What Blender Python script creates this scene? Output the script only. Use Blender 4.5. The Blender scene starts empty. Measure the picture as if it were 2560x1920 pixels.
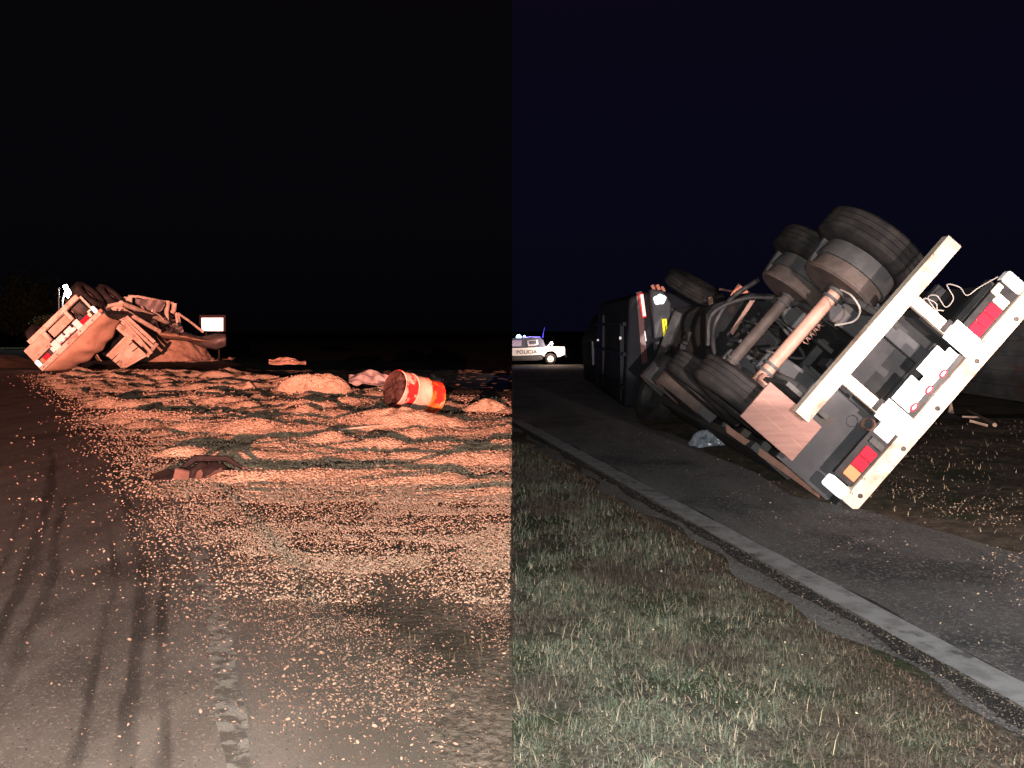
import bpy, bmesh, math, random
import numpy as np
from mathutils import Vector, Matrix

random.seed(7); rng = np.random.default_rng(7)
scene = bpy.context.scene
COL = scene.collection

# ------------------------------------------------------------------ camera
LENS = 30.0
F = LENS / 36.0 * 2560.0          # focal length in pixels of the 2560 wide photograph
HY = 815.0                        # horizon row in the photograph
H = 1.5                           # camera height
cam = bpy.data.cameras.new('camera'); camo = bpy.data.objects.new('camera', cam); COL.objects.link(camo)
camo.location = (0, 0, H); camo.rotation_euler = (math.pi / 2, 0, 0)
cam.lens = LENS; cam.sensor_width = 36; cam.shift_y = -(960 - HY) / 2560.0
cam.clip_end = 2000; cam.clip_start = 0.05
scene.camera = camo

# ------------------------------------------------------------------ night sky
world = bpy.data.worlds.new('World'); scene.world = world; world.use_nodes = True
wn, wl = world.node_tree.nodes, world.node_tree.links
wn.clear()
wo = wn.new('ShaderNodeOutputWorld'); wb = wn.new('ShaderNodeBackground'); wl.new(wb.outputs[0], wo.inputs[0])
tc = wn.new('ShaderNodeTexCoord'); sep = wn.new('ShaderNodeSeparateXYZ'); wl.new(tc.outputs['Generated'], sep.inputs[0])
st = wn.new('ShaderNodeMath'); st.operation = 'GREATER_THAN'; st.inputs[1].default_value = 0.0; wl.new(sep.outputs['X'], st.inputs[0])
def ramp(nodes, elems, interp='EASE'):
    r = nodes.new('ShaderNodeValToRGB'); r.color_ramp.interpolation = interp
    e = r.color_ramp.elements
    while len(e) < len(elems): e.new(0.5)
    for x, (p, c) in zip(e, elems): x.position = p; x.color = (*c, 1)
    return r
mr = wn.new('ShaderNodeMapRange'); mr.inputs[1].default_value = -0.05; mr.inputs[2].default_value = 0.55
wl.new(sep.outputs['Z'], mr.inputs[0])
rl = ramp(wn, [(0.0, (0.0008, 0.0008, 0.0012)), (0.35, (0.0017, 0.0017, 0.0027)), (1.0, (0.0024, 0.0015, 0.0021))])
rr = ramp(wn, [(0.0, (0.0018, 0.0020, 0.0060)), (0.4, (0.0026, 0.0022, 0.0078)), (1.0, (0.0040, 0.0020, 0.0060))])
wl.new(mr.outputs[0], rl.inputs[0]); wl.new(mr.outputs[0], rr.inputs[0])
mix = wn.new('ShaderNodeMix'); mix.data_type = 'RGBA'
wl.new(st.outputs[0], mix.inputs['Factor']); wl.new(rl.outputs[0], mix.inputs['A']); wl.new(rr.outputs[0], mix.inputs['B'])
wl.new(mix.outputs['Result'], wb.inputs[0]); wb.inputs[1].default_value = 1.0

# ------------------------------------------------------------------ lamps: vehicle headlights behind the photographer
def headlamp(name, loc, color, watts, side, beam, radius=0.05, hot=None, cut=None):
    """A lamp with a beam pattern: lights one side only, brightness by height of the ray (z/y), optional hot spot."""
    d = bpy.data.lights.new(name, 'POINT'); d.energy = watts; d.color = color; d.shadow_soft_size = radius
    d.use_nodes = True
    n, l = d.node_tree.nodes, d.node_tree.links
    em = next(x for x in n if x.type == 'EMISSION')
    def math_(op, a, b):
        x = n.new('ShaderNodeMath'); x.operation = op
        for k, v in enumerate((a, b)):
            if isinstance(v, (int, float)): x.inputs[k].default_value = v
            else: l.new(v, x.inputs[k])
        return x.outputs[0]
    g = n.new('ShaderNodeNewGeometry'); s = n.new('ShaderNodeSeparateXYZ'); l.new(g.outputs['Incoming'], s.inputs[0])
    half = math_('LESS_THAN' if side < 0 else 'GREATER_THAN', s.outputs['X'], 0)
    if cut:
        mc = n.new('ShaderNodeMapRange'); mc.interpolation_type = 'SMOOTHSTEP'; l.new(math_('DIVIDE', s.outputs['X'], s.outputs['Y']), mc.inputs[0])
        mc.inputs[1].default_value = cut[0]; mc.inputs[2].default_value = cut[1]; half = mc.outputs[0]
    front = math_('GREATER_THAN', s.outputs['Y'], 0)
    el = math_('DIVIDE', s.outputs['Z'], s.outputs['Y'])
    mp = n.new('ShaderNodeMapRange'); mp.inputs[1].default_value = -0.4; mp.inputs[2].default_value = 0.4; l.new(el, mp.inputs[0])
    r = ramp(n, [((e + 0.4) / 0.8, (v, v, v)) for e, v in beam], 'LINEAR'); l.new(mp.outputs[0], r.inputs[0])
    b = r.outputs[0]
    if hot:
        az = math_('DIVIDE', s.outputs['X'], s.outputs['Y'])
        mh = n.new('ShaderNodeMapRange'); mh.interpolation_type = 'SMOOTHSTEP'; l.new(az, mh.inputs[0])
        mh.inputs[1].default_value = hot[0]; mh.inputs[2].default_value = hot[1]; mh.inputs[3].default_value = hot[2]; mh.inputs[4].default_value = 1.0
        me_ = n.new('ShaderNodeMapRange'); me_.interpolation_type = 'SMOOTHSTEP'; l.new(el, me_.inputs[0]); me_.inputs[1].default_value = -.038; me_.inputs[2].default_value = -.028
        b = math_('MULTIPLY', b, math_('ADD', 1.0, math_('MULTIPLY', math_('SUBTRACT', mh.outputs[0], 1.0), me_.outputs[0])))
    l.new(math_('MULTIPLY', math_('MULTIPLY', b, half), front), em.inputs['Strength'])
    o = bpy.data.objects.new(name, d); COL.objects.link(o); o.location = loc
    return o
headlamp('headlamp_warm', (-0.01, -9.0, 1.25), (1.0, 0.37, 0.275), 225000, -1,
         [(-0.4, .022), (-.13, .036), (-.09, .085), (-.06, .22), (-.04, .42), (-.02, .9), (0.03, 1.0), (.08, .8), (.16, .0)])
headlamp('headlamp_far', (0.01, -7.0, 1.35), (1.0, 0.82, 0.74), 25000, 1,
         [(-0.4, .0), (-.06, .0), (-.036, .10), (-.03, .9), (0.01, .9), (.06, .1), (.16, .0)], hot=(.045, .075, 4.0))
headlamp('headlamp_near', (3.6, -6.0, 1.05), (1.0, 0.78, 0.70), 20000, 1,
         [(-0.4, .34), (-.14, .32), (-.10, .30), (-.07, .55), (-.04, .85), (0.04, .85), (.07, .50), (.12, .34), (.2, .2)], cut=(-.15, -.05))
fl_ = bpy.data.lights.new('phone_flash', 'POINT'); fl_.energy = 2500; fl_.color = (1.0, .97, .92); fl_.shadow_soft_size = .02
flo_ = bpy.data.objects.new('phone_flash', fl_); COL.objects.link(flo_); flo_.location = (0.0, -.04, H + .09)

scene.view_settings.view_transform = 'Standard'; scene.view_settings.look = 'None'
scene.view_settings.exposure = 0; scene.view_settings.gamma = 1
scene.render.engine = 'CYCLES'

# ------------------------------------------------------------------ helpers
def V(*a): return np.array(a, float)
def P(px, py, Y):                       # a point Y metres ahead that the photograph shows at (px, py)
    return V((px - 1280) * Y / F, Y, H - (py - HY) * Y / F)
def sm(t): t = np.clip(t, 0, 1); return t * t * (3 - 2 * t)
def gz(x, y):                           # ground height: flat; falls away far ahead on the right
    x = np.asarray(x, float); y = np.asarray(y, float)
    yl = np.interp(x, [-40, -17, -8, -3, 0], [70, 47, 28, 22.5, 19.2])
    return np.where(x >= 0, -1.03 * sm((y - 22) / 34.0), -1.6 * sm((y - yl) / 5.0))
def G(px, py):                          # where the ray through a pixel meets the ground
    Y = H * F / max(py - HY, 1)
    for _ in range(40):
        x = (px - 1280) * Y / F
        Y = (H - float(gz(x, Y))) * F / max(py - HY, 1)
    x = (px - 1280) * Y / F
    return V(x, Y, float(gz(x, Y)))
def hash2(ix, iy, s):
    n = (ix.astype(np.int64) * 374761393 + iy.astype(np.int64) * 668265263 + s * 974711) & 0x7fffffff
    n = ((n ^ (n >> 13)) * 1274126177) & 0x7fffffff
    return ((n ^ (n >> 16)) & 0xffff) / 65535.0
def vnoise(x, y, s=0):
    x = np.asarray(x, float); y = np.asarray(y, float)
    ix = np.floor(x); iy = np.floor(y); fx = sm(x - ix); fy = sm(y - iy)
    a = hash2(ix, iy, s); b = hash2(ix + 1, iy, s); c = hash2(ix, iy + 1, s); d = hash2(ix + 1, iy + 1, s)
    return (a * (1 - fx) + b * fx) * (1 - fy) + (c * (1 - fx) + d * fx) * fy
def fbm(x, y, o=4, s=0):
    t = 0; a = .5; n = 0
    for k in range(o):
        t = t + a * vnoise(np.asarray(x) * 2 ** k, np.asarray(y) * 2 ** k, s + k); n += a; a *= .5
    return t / n

class Frame:
    def __init__(s, O, u, n, w, k=1.0):
        s.O = V(*O); s.u = V(*u) / np.linalg.norm(u); s.n = V(*n) / np.linalg.norm(n); s.w = V(*w) / np.linalg.norm(w); s.k = k
    def __call__(s, a, b, c=0.0): return s.O + s.k * (a * s.u + b * s.n + c * s.w)
    def inv(s, p):
        d = (p - s.O) / s.k; return d @ s.u, d @ s.n, d @ s.w
WORLD = Frame((0, 0, 0), (1, 0, 0), (0, 0, 1), (0, 1, 0))

def basis(axis):
    z = V(*axis) / np.linalg.norm(axis)
    t = V(0, 0, 1) if abs(z[2]) < .9 else V(1, 0, 0)
    x = np.cross(t, z); x /= np.linalg.norm(x); return x, np.cross(z, x), z

def cr(pts, m=7):
    pts = [V(*p) for p in pts]; q = [2 * pts[0] - pts[1]] + pts + [2 * pts[-1] - pts[-2]]; o = []
    for i in range(1, len(q) - 2):
        for t in np.linspace(0, 1, m, endpoint=False):
            a, b, c, d = q[i - 1:i + 3]
            o.append(.5 * (2 * b + (c - a) * t + (2 * a - 5 * b + 4 * c - d) * t * t + (3 * b - a - 3 * c + d) * t ** 3))
    return o + [pts[-1]]
class MB:
    def __init__(s): s.v = []; s.f = []
    def add(s, vs, fs):
        o = len(s.v); s.v += [tuple(map(float, p)) for p in vs]; s.f += [tuple(i + o for i in f) for f in fs]; return s
    def box(s, fr, a0, a1, b0, b1, c0, c1):
        vs = [fr(a, b, c) for c in (c0, c1) for b in (b0, b1) for a in (a0, a1)]
        return s.add(vs, [(0, 2, 3, 1), (4, 5, 7, 6), (0, 1, 5, 4), (2, 6, 7, 3), (0, 4, 6, 2), (1, 3, 7, 5)])
    def beam(s, p, q, w, h, up=(0, 0, 1)):
        d = q - p; L = np.linalg.norm(d); z = d / L
        up = V(*up); x = np.cross(up, z)
        if np.linalg.norm(x) < 1e-4: x = np.cross(V(0, 1, 0), z)
        x /= np.linalg.norm(x); y = np.cross(z, x)
        return s.box(Frame(p, x, y, z), -w / 2, w / 2, -h / 2, h / 2, 0, L)
    def tube(s, pts, r, n=8, caps=True):
        pts = [V(*p) for p in pts]; rs = r if hasattr(r, '__len__') else [r] * len(pts)
        rings = []; px = None
        for i, p in enumerate(pts):
            d = pts[min(i + 1, len(pts) - 1)] - pts[max(i - 1, 0)]
            z = d / np.linalg.norm(d)
            if px is None: x, y, _ = basis(z)
            else:
                x = px - z * (px @ z); x /= np.linalg.norm(x); y = np.cross(z, x)
            px = x
            rings.append([p + rs[i] * (math.cos(2 * math.pi * j / n) * x + math.sin(2 * math.pi * j / n) * y) for j in range(n)])
        vs = [q for r_ in rings for q in r_]
        fs = [(i * n + j, i * n + (j + 1) % n, (i + 1) * n + (j + 1) % n, (i + 1) * n + j) for i in range(len(pts) - 1) for j in range(n)]
        if caps: fs += [tuple(range(n))[::-1], tuple(range((len(pts) - 1) * n, len(pts) * n))]
        return s.add(vs, fs)
    def lathe(s, o, axis, prof, n=40, cap0=False, cap1=False, warp=None):
        x, y, z = basis(axis); o = V(*o); vs = []
        for i, (t, r) in enumerate(prof):
            for j in range(n):
                a = 2 * math.pi * j / n
                rr = r * (warp(i, a) if warp else 1)
                vs.append(o + z * t + rr * (math.cos(a) * x + math.sin(a) * y))
        m = len(prof)
        fs = [(i * n + j, i * n + (j + 1) % n, (i + 1) * n + (j + 1) % n, (i + 1) * n + j) for i in range(m - 1) for j in range(n)]
        if cap0: fs.append(tuple(range(n))[::-1])
        if cap1: fs.append(tuple(range((m - 1) * n, m * n)))
        return s.add(vs, fs)
    def prism(s, poly, d):
        d = V(*d); n = len(poly); poly = [V(*p) for p in poly]
        return s.add(poly + [p + d for p in poly],
                     [tuple(range(n)), tuple(range(2 * n - 1, n - 1, -1))] + [(i, n + i, n + (i + 1) % n, (i + 1) % n) for i in range(n)])
    def grid(s, fn, nu, nv, thick=0.0):
        vs = [fn(i / nu, j / nv) for j in range(nv + 1) for i in range(nu + 1)]
        w = nu + 1
        return s.add(vs, [(j * w + i, j * w + i + 1, (j + 1) * w + i + 1, (j + 1) * w + i) for j in range(nv) for i in range(nu)])
    def build(s, name, mat, parent=None, smooth=False, bevel=0.0, solid=0.0):
        me = bpy.data.meshes.new(name)
        off = V(*parent.matrix_world_loc) if False else None
        vs = np.array(s.v)
        if parent is not None: vs = vs - np.array(world_loc(parent))
        me.from_pydata(vs.tolist(), [], s.f)
        bm = bmesh.new(); bm.from_mesh(me); bmesh.ops.recalc_face_normals(bm, faces=bm.faces); bm.to_mesh(me); bm.free()
        if smooth:
            me.shade_smooth()
            try: me.set_sharp_from_angle(angle=math.radians(38))
            except Exception: pass
        me.materials.append(mat)
        o = bpy.data.objects.new(name, me); COL.objects.link(o)
        if parent is not None: o.parent = parent
        if solid:
            m = o.modifiers.new('solid', 'SOLIDIFY'); m.thickness = solid; m.offset = 0
        if bevel:
            m = o.modifiers.new('bevel', 'BEVEL'); m.width = bevel; m.segments = 2; m.limit_method = 'ANGLE'
        return o
def world_loc(o):
    p = Vector((0, 0, 0))
    while o is not None: p += o.location; o = o.parent
    return p
def tag(o, label=None, cat=None, group=None, kind=None):
    if label: o['label'] = label
    if cat: o['category'] = cat
    if group: o['group'] = group
    if kind: o['kind'] = kind
    return o
def thing(name, loc, label, cat, group=None):
    o = bpy.data.objects.new(name, None); COL.objects.link(o); o.location = tuple(loc); o.empty_display_size = .2
    return tag(o, label, cat, group)

def fast_mesh(name, verts, tris, mat, kind=None, smooth=False):
    me = bpy.data.meshes.new(name); verts = np.ascontiguousarray(verts, np.float32); tris = np.ascontiguousarray(tris, np.int32)
    me.vertices.add(len(verts)); me.vertices.foreach_set('co', verts.ravel())
    me.loops.add(tris.size); me.loops.foreach_set('vertex_index', tris.ravel())
    k = tris.shape[1]
    me.polygons.add(len(tris)); me.polygons.foreach_set('loop_start', np.arange(0, tris.size, k, dtype=np.int32))
    me.polygons.foreach_set('loop_total', np.full(len(tris), k, np.int32))
    if smooth: me.polygons.foreach_set('use_smooth', np.ones(len(tris), bool))
    me.update(); me.validate()
    me.materials.append(mat)
    o = bpy.data.objects.new(name, me); COL.objects.link(o)
    if kind: o['kind'] = kind
    return o

# ------------------------------------------------------------------ materials
def mat(name, c1, c2=None, rough=.7, scale=4.0, detail=6, lo=.35, hi=.65, bump=0.0, bscale=40, metal=0.0, spec=.22,
        emit=None, estr=0, rot=0, stretch=(1, 1, 1), c3=None, s3=1.0, lo3=.5, hi3=.6, voro=0, island=None, coat=0, transl=0, patch=None, grit=None):
    m = bpy.data.materials.new(name); m.use_nodes = True
    n, l = m.node_tree.nodes, m.node_tree.links
    b = n['Principled BSDF']; b.inputs['Roughness'].default_value = rough; b.inputs['Metallic'].default_value = metal
    b.inputs['Specular IOR Level'].default_value = spec; b.inputs['Coat Weight'].default_value = coat
    t = n.new('ShaderNodeTexCoord'); mp = n.new('ShaderNodeMapping'); l.new(t.outputs['Object'], mp.inputs[0])
    mp.inputs['Rotation'].default_value = (0, 0, rot); mp.inputs['Scale'].default_value = stretch
    mp0 = n.new('ShaderNodeMapping'); l.new(t.outputs['Object'], mp0.inputs[0])
    col = None
    def noise(sc, vec=mp, d=detail):
        x = n.new('ShaderNodeTexNoise'); x.inputs['Scale'].default_value = sc; x.inputs['Detail'].default_value = d
        x.inputs['Roughness'].default_value = .62
        l.new(vec.outputs[0], x.inputs['Vector']); return x
    def mixc(f, a, bb):
        x = n.new('ShaderNodeMix'); x.data_type = 'RGBA'
        l.new(f, x.inputs['Factor'])
        for k, v in (('A', a), ('B', bb)):
            if isinstance(v, tuple): x.inputs[k].default_value = (*v, 1)
            else: l.new(v, x.inputs[k])
        return x.outputs['Result']
    def rng_(src, a, c):
        x = n.new('ShaderNodeMapRange'); x.interpolation_type = 'SMOOTHSTEP'
        x.inputs[1].default_value = a; x.inputs[2].default_value = c; l.new(src, x.inputs[0]); return x.outputs[0]
    if c2 is None: col = c1
    else:
        if voro:
            v = n.new('ShaderNodeTexVoronoi'); v.inputs['Scale'].default_value = voro; l.new(mp0.outputs[0], v.inputs['Vector'])
            sp = n.new('ShaderNodeSeparateColor'); l.new(v.outputs['Color'], sp.inputs[0])
            col = mixc(sp.outputs[0], c1, c2)
        elif island:
            g = n.new('ShaderNodeNewGeometry'); col = mixc(g.outputs['Random Per Island'], c1, c2)
        else:
            col = mixc(rng_(noise(scale).outputs[0], lo, hi), c1, c2)
    if c3 is not None:
        if island:
            g = n.new('ShaderNodeNewGeometry')
            mm = n.new('ShaderNodeMath'); mm.operation = 'MULTIPLY'; mm.inputs[1].default_value = 7.31; l.new(g.outputs['Random Per Island'], mm.inputs[0])
            fr = n.new('ShaderNodeMath'); fr.operation = 'FRACT'; l.new(mm.outputs[0], fr.inputs[0])
            col = mixc(rng_(fr.outputs[0], lo3, hi3), col, c3)
        else:
            col = mixc(rng_(noise(s3, mp0).outputs[0], lo3, hi3), col, c3)
    if grit: col = mixc(rng_(noise(grit[1], mp0, 3).outputs[0], grit[2], grit[2] + .12), col, grit[0])
    if patch: col = mixc(rng_(noise(patch[1], mp0).outputs[0], .44, .62), col, patch[0])
    if isinstance(col, tuple): b.inputs['Base Color'].default_value = (*col, 1)
    else: l.new(col, b.inputs['Base Color'])
    if bump:
        bp = n.new('ShaderNodeBump'); bp.inputs['Strength'].default_value = bump; bp.inputs['Distance'].default_value = .02
        if voro:
            v = n.new('ShaderNodeTexVoronoi'); v.inputs['Scale'].default_value = voro; l.new(mp0.outputs[0], v.inputs['Vector'])
            iv = n.new('ShaderNodeMath'); iv.operation = 'SUBTRACT'; iv.inputs[0].default_value = 1; l.new(v.outputs['Distance'], iv.inputs[1])
            l.new(iv.outputs[0], bp.inputs['Height'])
        else: l.new(noise(bscale, mp0, 5).outputs[0], bp.inputs['Height'])
        l.new(bp.outputs[0], b.inputs['Normal'])
    if emit:
        b.inputs['Emission Color'].default_value = (*emit, 1); b.inputs['Emission Strength'].default_value = estr
    if transl: b.inputs['Transmission Weight'].default_value = transl
    return m
M = {}
M['field'] = mat('field_soil', (.060, .050, .040), (.145, .122, .096), rough=.95, scale=38, bump=.9, bscale=26, spec=.1, c3=(.046, .040, .030), s3=.9, lo3=.45, hi3=.6)
ROT = math.atan2(.986, 2.39)
M['road_l'] = mat('dusty_asphalt', (.115, .094, .081), (.165, .138, .118), rough=.95, scale=1.6, stretch=(2.2, .12, 1), rot=-ROT, bump=.35, bscale=140, spec=.15, c3=(.075, .060, .050), s3=.7, lo3=.5, hi3=.68, grit=((.22, .18, .145), 55, .55))
M['mud'] = mat('tyre_mud', (.030, .023, .019), (.055, .044, .037), rough=.8, scale=14, bump=.8, bscale=60, spec=.2)
M['line_l'] = mat('worn_road_paint', (.20, .185, .16), (.085, .072, .060), rough=.85, scale=16, lo=.44, hi=.58, bump=.4, bscale=90)
M['road_r'] = mat('asphalt', (.095, .092, .095), (.14, .135, .137), rough=.9, scale=2.0, stretch=(1.6, .25, 1), rot=.2, bump=.9, bscale=120, spec=.2, c3=(.044, .044, .048), s3=.6, lo3=.5, hi3=.65, grit=((.21, .205, .20), 55, .53))
M['shadecrack'] = mat('asphalt_shade_edge', (.012, .012, .013), (.03, .03, .032), rough=.9, scale=18, bump=.8, bscale=60)  # near-black colour, for the drop-edge shadow and for cracks
M['line_r'] = mat('white_road_paint', (.25, .255, .265), (.16, .162, .168), rough=.75, scale=7, lo=.40, hi=.66, bump=.4, bscale=110, c3=(.08, .08, .083), s3=5, lo3=.56, hi3=.68)
M['verge'] = mat('verge_soil', (.035, .030, .025), (.085, .074, .062), rough=.95, scale=30, bump=1, bscale=30, spec=.1, c3=(.03, .038, .02), s3=1.2, lo3=.45, hi3=.6)
M['dirt'] = mat('spilled_dirt', (.050, .040, .032), (.10, .082, .064), rough=.95, scale=9, bump=1, bscale=45, spec=.1, c3=(.035, .04, .025), s3=1.5, lo3=.5, hi3=.62)
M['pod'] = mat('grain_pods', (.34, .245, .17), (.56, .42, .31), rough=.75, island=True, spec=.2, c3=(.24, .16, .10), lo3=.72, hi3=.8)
M['podnear'] = mat('darkened_dusty_pods', (.15, .10, .072), (.30, .215, .155), rough=.8, island=True, spec=.12, c3=(.08, .055, .042), lo3=.6, hi3=.7)  # dusty pods, darkened further in colour to offset the near flash
M['grit'] = mat('road_grit', (.05, .042, .034), (.15, .125, .10), rough=.9, island=True, spec=.1, c3=(.02, .017, .015), lo3=.5, hi3=.6)
M['drift'] = mat('grain_bed', (.38, .28, .19), (.64, .49, .35), rough=.85, voro=44, bump=1.0, spec=.15, c3=(.22, .15, .095), s3=6, lo3=.52, hi3=.7)
M['grass'] = mat('verge_grass', (.045, .062, .042), (.105, .115, .085), rough=.8, island=True, spec=.15, c3=(.25, .20, .15), lo3=.76, hi3=.88, patch=((.060, .047, .038), 1.1))
M['dgrass'] = mat('dry_field_grass', (.036, .033, .019), (.085, .068, .042), rough=.8, island=True, spec=.2)
M['bgrass'] = mat('brown_grass', (.060, .040, .030), (.12, .085, .062), rough=.85, island=True, spec=.1, c3=(.17, .13, .09), lo3=.85, hi3=.92)
M['straw'] = mat('straw', (.22, .17, .11), (.36, .29, .19), rough=.6, island=True)
M['white'] = mat('white_bar_paint', (.66, .58, .49), (.55, .46, .37), rough=.45, scale=5, bump=.08, bscale=60, c3=(.33, .175, .13), s3=2.4, lo3=.47, hi3=.68, grit=((.15, .10, .075), 22, .60))
M['plate'] = mat('white_plate', (.86, .86, .86), (.80, .80, .82), rough=.35, scale=9)
M['frame'] = mat('dark_steel', (.042, .043, .047), (.070, .068, .068), rough=.6, scale=5, bump=.2, bscale=50, c3=(.095, .06, .042), s3=3, lo3=.58, hi3=.75)
M['deck'] = mat('deck_underside', (.018, .019, .022), (.034, .034, .037), rough=.75, scale=3, bump=.25, bscale=40, c3=(.065, .045, .03), s3=2, lo3=.55, hi3=.75)
M['panel'] = mat('grey_panel', (.038, .039, .045), (.062, .061, .066), rough=.7, scale=2.5, bump=.15, bscale=9, c3=(.055, .043, .034), s3=3, lo3=.52, hi3=.72)
M['tank'] = mat('axle_paint', (.36, .20, .16), (.27, .15, .115), rough=.5, scale=6, c3=(.17, .10, .08), s3=6, lo3=.58, hi3=.72)
M['board'] = mat('mudguard_board', (.30, .165, .14), (.24, .13, .11), rough=.6, scale=3, stretch=(1, 1, 9), bump=.1, bscale=30)
M['rubber'] = mat('tyre_rubber', (.014, .0135, .0145), (.024, .022, .0225), rough=.85, scale=8, bump=.25, bscale=90, spec=.12, c3=(.046, .040, .037), s3=3.5, lo3=.45, hi3=.75)
M['rim'] = mat('wheel_steel', (.060, .046, .043), (.095, .074, .068), rough=.6, scale=6, bump=.1, bscale=40, c3=(.07, .05, .04), s3=4, lo3=.5, hi3=.7)
M['redlens'] = mat('red_lens_glow', (.62, .02, .04), rough=.18, coat=.6, emit=(1, .03, .07), estr=.10)  # faint emission added in place of lamplight reflected by the lens
M['orangelens'] = mat('orange_lens_glow', (.75, .24, .12), rough=.2, coat=.6, emit=(1, .3, .12), estr=.15)  # small added glow imitates reflected lamplight
M['creamlens'] = mat('clear_lens', (.80, .72, .58), rough=.2, coat=.6)
M['markerglow'] = mat('glowing_marker', (.9, .9, .9), rough=.3, emit=(1, .97, .93), estr=1.6)  # glow also put into the trailers' end reflectors, for light thrown back
M['black'] = mat('black_plastic', (.018, .018, .020), (.032, .031, .032), rough=.55, scale=10)
M['wire'] = mat('wire', (.30, .27, .25), rough=.5)
M['tarp'] = mat('grain_tarp', (.40, .26, .18), (.28, .175, .12), rough=.75, scale=2.2, bump=.35, bscale=7, c3=(.16, .10, .07), s3=1.3, lo3=.54, hi3=.72)
M['cloth'] = mat('pale_sheet', (.24, .205, .19), (.15, .125, .12), rough=.7, scale=3, bump=.3, bscale=9)
M['wood'] = mat('painted_rail', (.55, .44, .35), (.38, .29, .22), rough=.65, scale=3, bump=.12, bscale=30, c3=(.15, .10, .075), s3=4, lo3=.56, hi3=.7)
M['sign'] = mat('white_sign_added_glow', (.9, .9, .9), rough=.4, emit=(1, .98, .96), estr=1.1)  # emission stands in for headlight returned by the reflective face
M['signframe'] = mat('sign_frame', (.025, .010, .009), (.018, .008, .007), rough=.6)
M['drumred'] = mat('drum_paint', (.55, .022, .022), (.62, .36, .29), rough=.5, scale=3.2, lo=.47, hi=.55, bump=.1, bscale=30, c3=(.20, .08, .05), s3=7, lo3=.62, hi3=.72)
M['drumwhite'] = mat('drum_white_band', (.60, .47, .36), (.52, .34, .25), rough=.5, scale=4, c3=(.20, .12, .07), s3=6, lo3=.60, hi3=.68, bump=.1, bscale=30)
M['drumorange'] = mat('drum_orange_band', (.55, .03, .02), (.62, .20, .035), rough=.5, scale=4.2, lo=.45, hi=.56, c3=(.6, .4, .3), s3=5, lo3=.6, hi3=.7, bump=.1, bscale=30)
M['rust'] = mat('rusty_inside', (.050, .022, .017), (.022, .011, .009), rough=.8, scale=7, bump=.7, bscale=22)
M['scrap'] = mat('torn_rubber', (.016, .012, .012), (.032, .022, .020), rough=.7, scale=6, bump=.4, bscale=30)
M['scrapboard'] = mat('broken_board', (.19, .11, .085), (.14, .08, .062), rough=.8, scale=8, bump=.3, bscale=40)
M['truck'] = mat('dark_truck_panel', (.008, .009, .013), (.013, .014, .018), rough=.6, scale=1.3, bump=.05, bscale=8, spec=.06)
M['bumper_grey'] = mat('grey_bumper', (.030, .033, .040), (.045, .047, .055), rough=.5, scale=4)
M['flap'] = mat('rubber_mudflap', (.016, .016, .019), (.026, .023, .023), rough=.8, scale=3, c3=(.036, .026, .021), s3=2)
M['flaptext'] = mat('mudflap_lettering', (.10, .105, .115), (.065, .07, .076), rough=.7, scale=9)
M['yellow'] = mat('glowing_yellow_reflector', (.90, .78, .02), (.75, .62, .015), rough=.35, scale=30, emit=(1, .85, .0), estr=.5)  # reflector given its own glow to imitate returned light
M['redstrip'] = mat('lit_red_strip', (.9, .2, .2), rough=.3, emit=(1, .35, .30), estr=3.0)
M['redhousing'] = mat('red_lamp_housing', (.35, .01, .012), rough=.3, emit=(1, .01, .015), estr=.18)
M['darkred'] = mat('unlit_red_strip', (.055, .008, .012), rough=.3)
M['salmon'] = mat('orange_triangle', (.75, .28, .18), (.66, .22, .14), rough=.5, scale=8)
M['pwhite'] = mat('police_white', (.66, .60, .56), (.60, .54, .50), rough=.35, scale=4, coat=.3)
M['pdark'] = mat('police_dark', (.045, .05, .075), (.035, .04, .06), rough=.4, scale=4)
M['pglass'] = mat('side_glass', (.05, .05, .07), rough=.08, spec=.7, coat=.4)
M['pinner'] = mat('seen_through_glass', (.38, .35, .38), rough=.4)
M['ptext'] = mat('police_lettering', (.035, .03, .03), rough=.5)
M['beacon'] = mat('blue_beacon', (.4, .7, 1), rough=.2, emit=(.30, .62, 1.0), estr=14)
M['blueglow'] = mat('blue_glow', (.05, .05, .5), rough=.2, emit=(.07, .03, 1.0), estr=.7)  # blue glow of its own, also put on the antenna, which is no lamp
M['ribwall'] = mat('dark_side_boards', (.034, .037, .040), (.058, .060, .062), rough=.7, scale=2.5, bump=.2, bscale=30, c3=(.05, .028, .024), s3=1, lo3=.55, hi3=.75)
M['bag'] = mat('plastic_bag', (.26, .30, .35), (.13, .15, .18), rough=.25, scale=9, spec=.6)
M['branch'] = mat('dry_branch', (.38, .27, .22), (.26, .18, .14), rough=.8, scale=9)
M['bark'] = mat('bark', (.05, .045, .04), (.03, .028, .026), rough=.9, scale=8)
M['leaf'] = mat('leaves', (.012, .022, .010), (.026, .040, .017), rough=.7, island=True)
M['pole'] = mat('galvanised_pole', (.32, .33, .33), (.25, .26, .26), rough=.5, scale=6)
M['lampglow'] = mat('lit_floodlight', (1, 1, 1), rough=.3, emit=(.92, 1.0, .97), estr=30)
M['bank'] = mat('earth_bank', (.11, .075, .05), (.065, .045, .03), rough=.95, scale=4, bump=.8, bscale=20)

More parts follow.
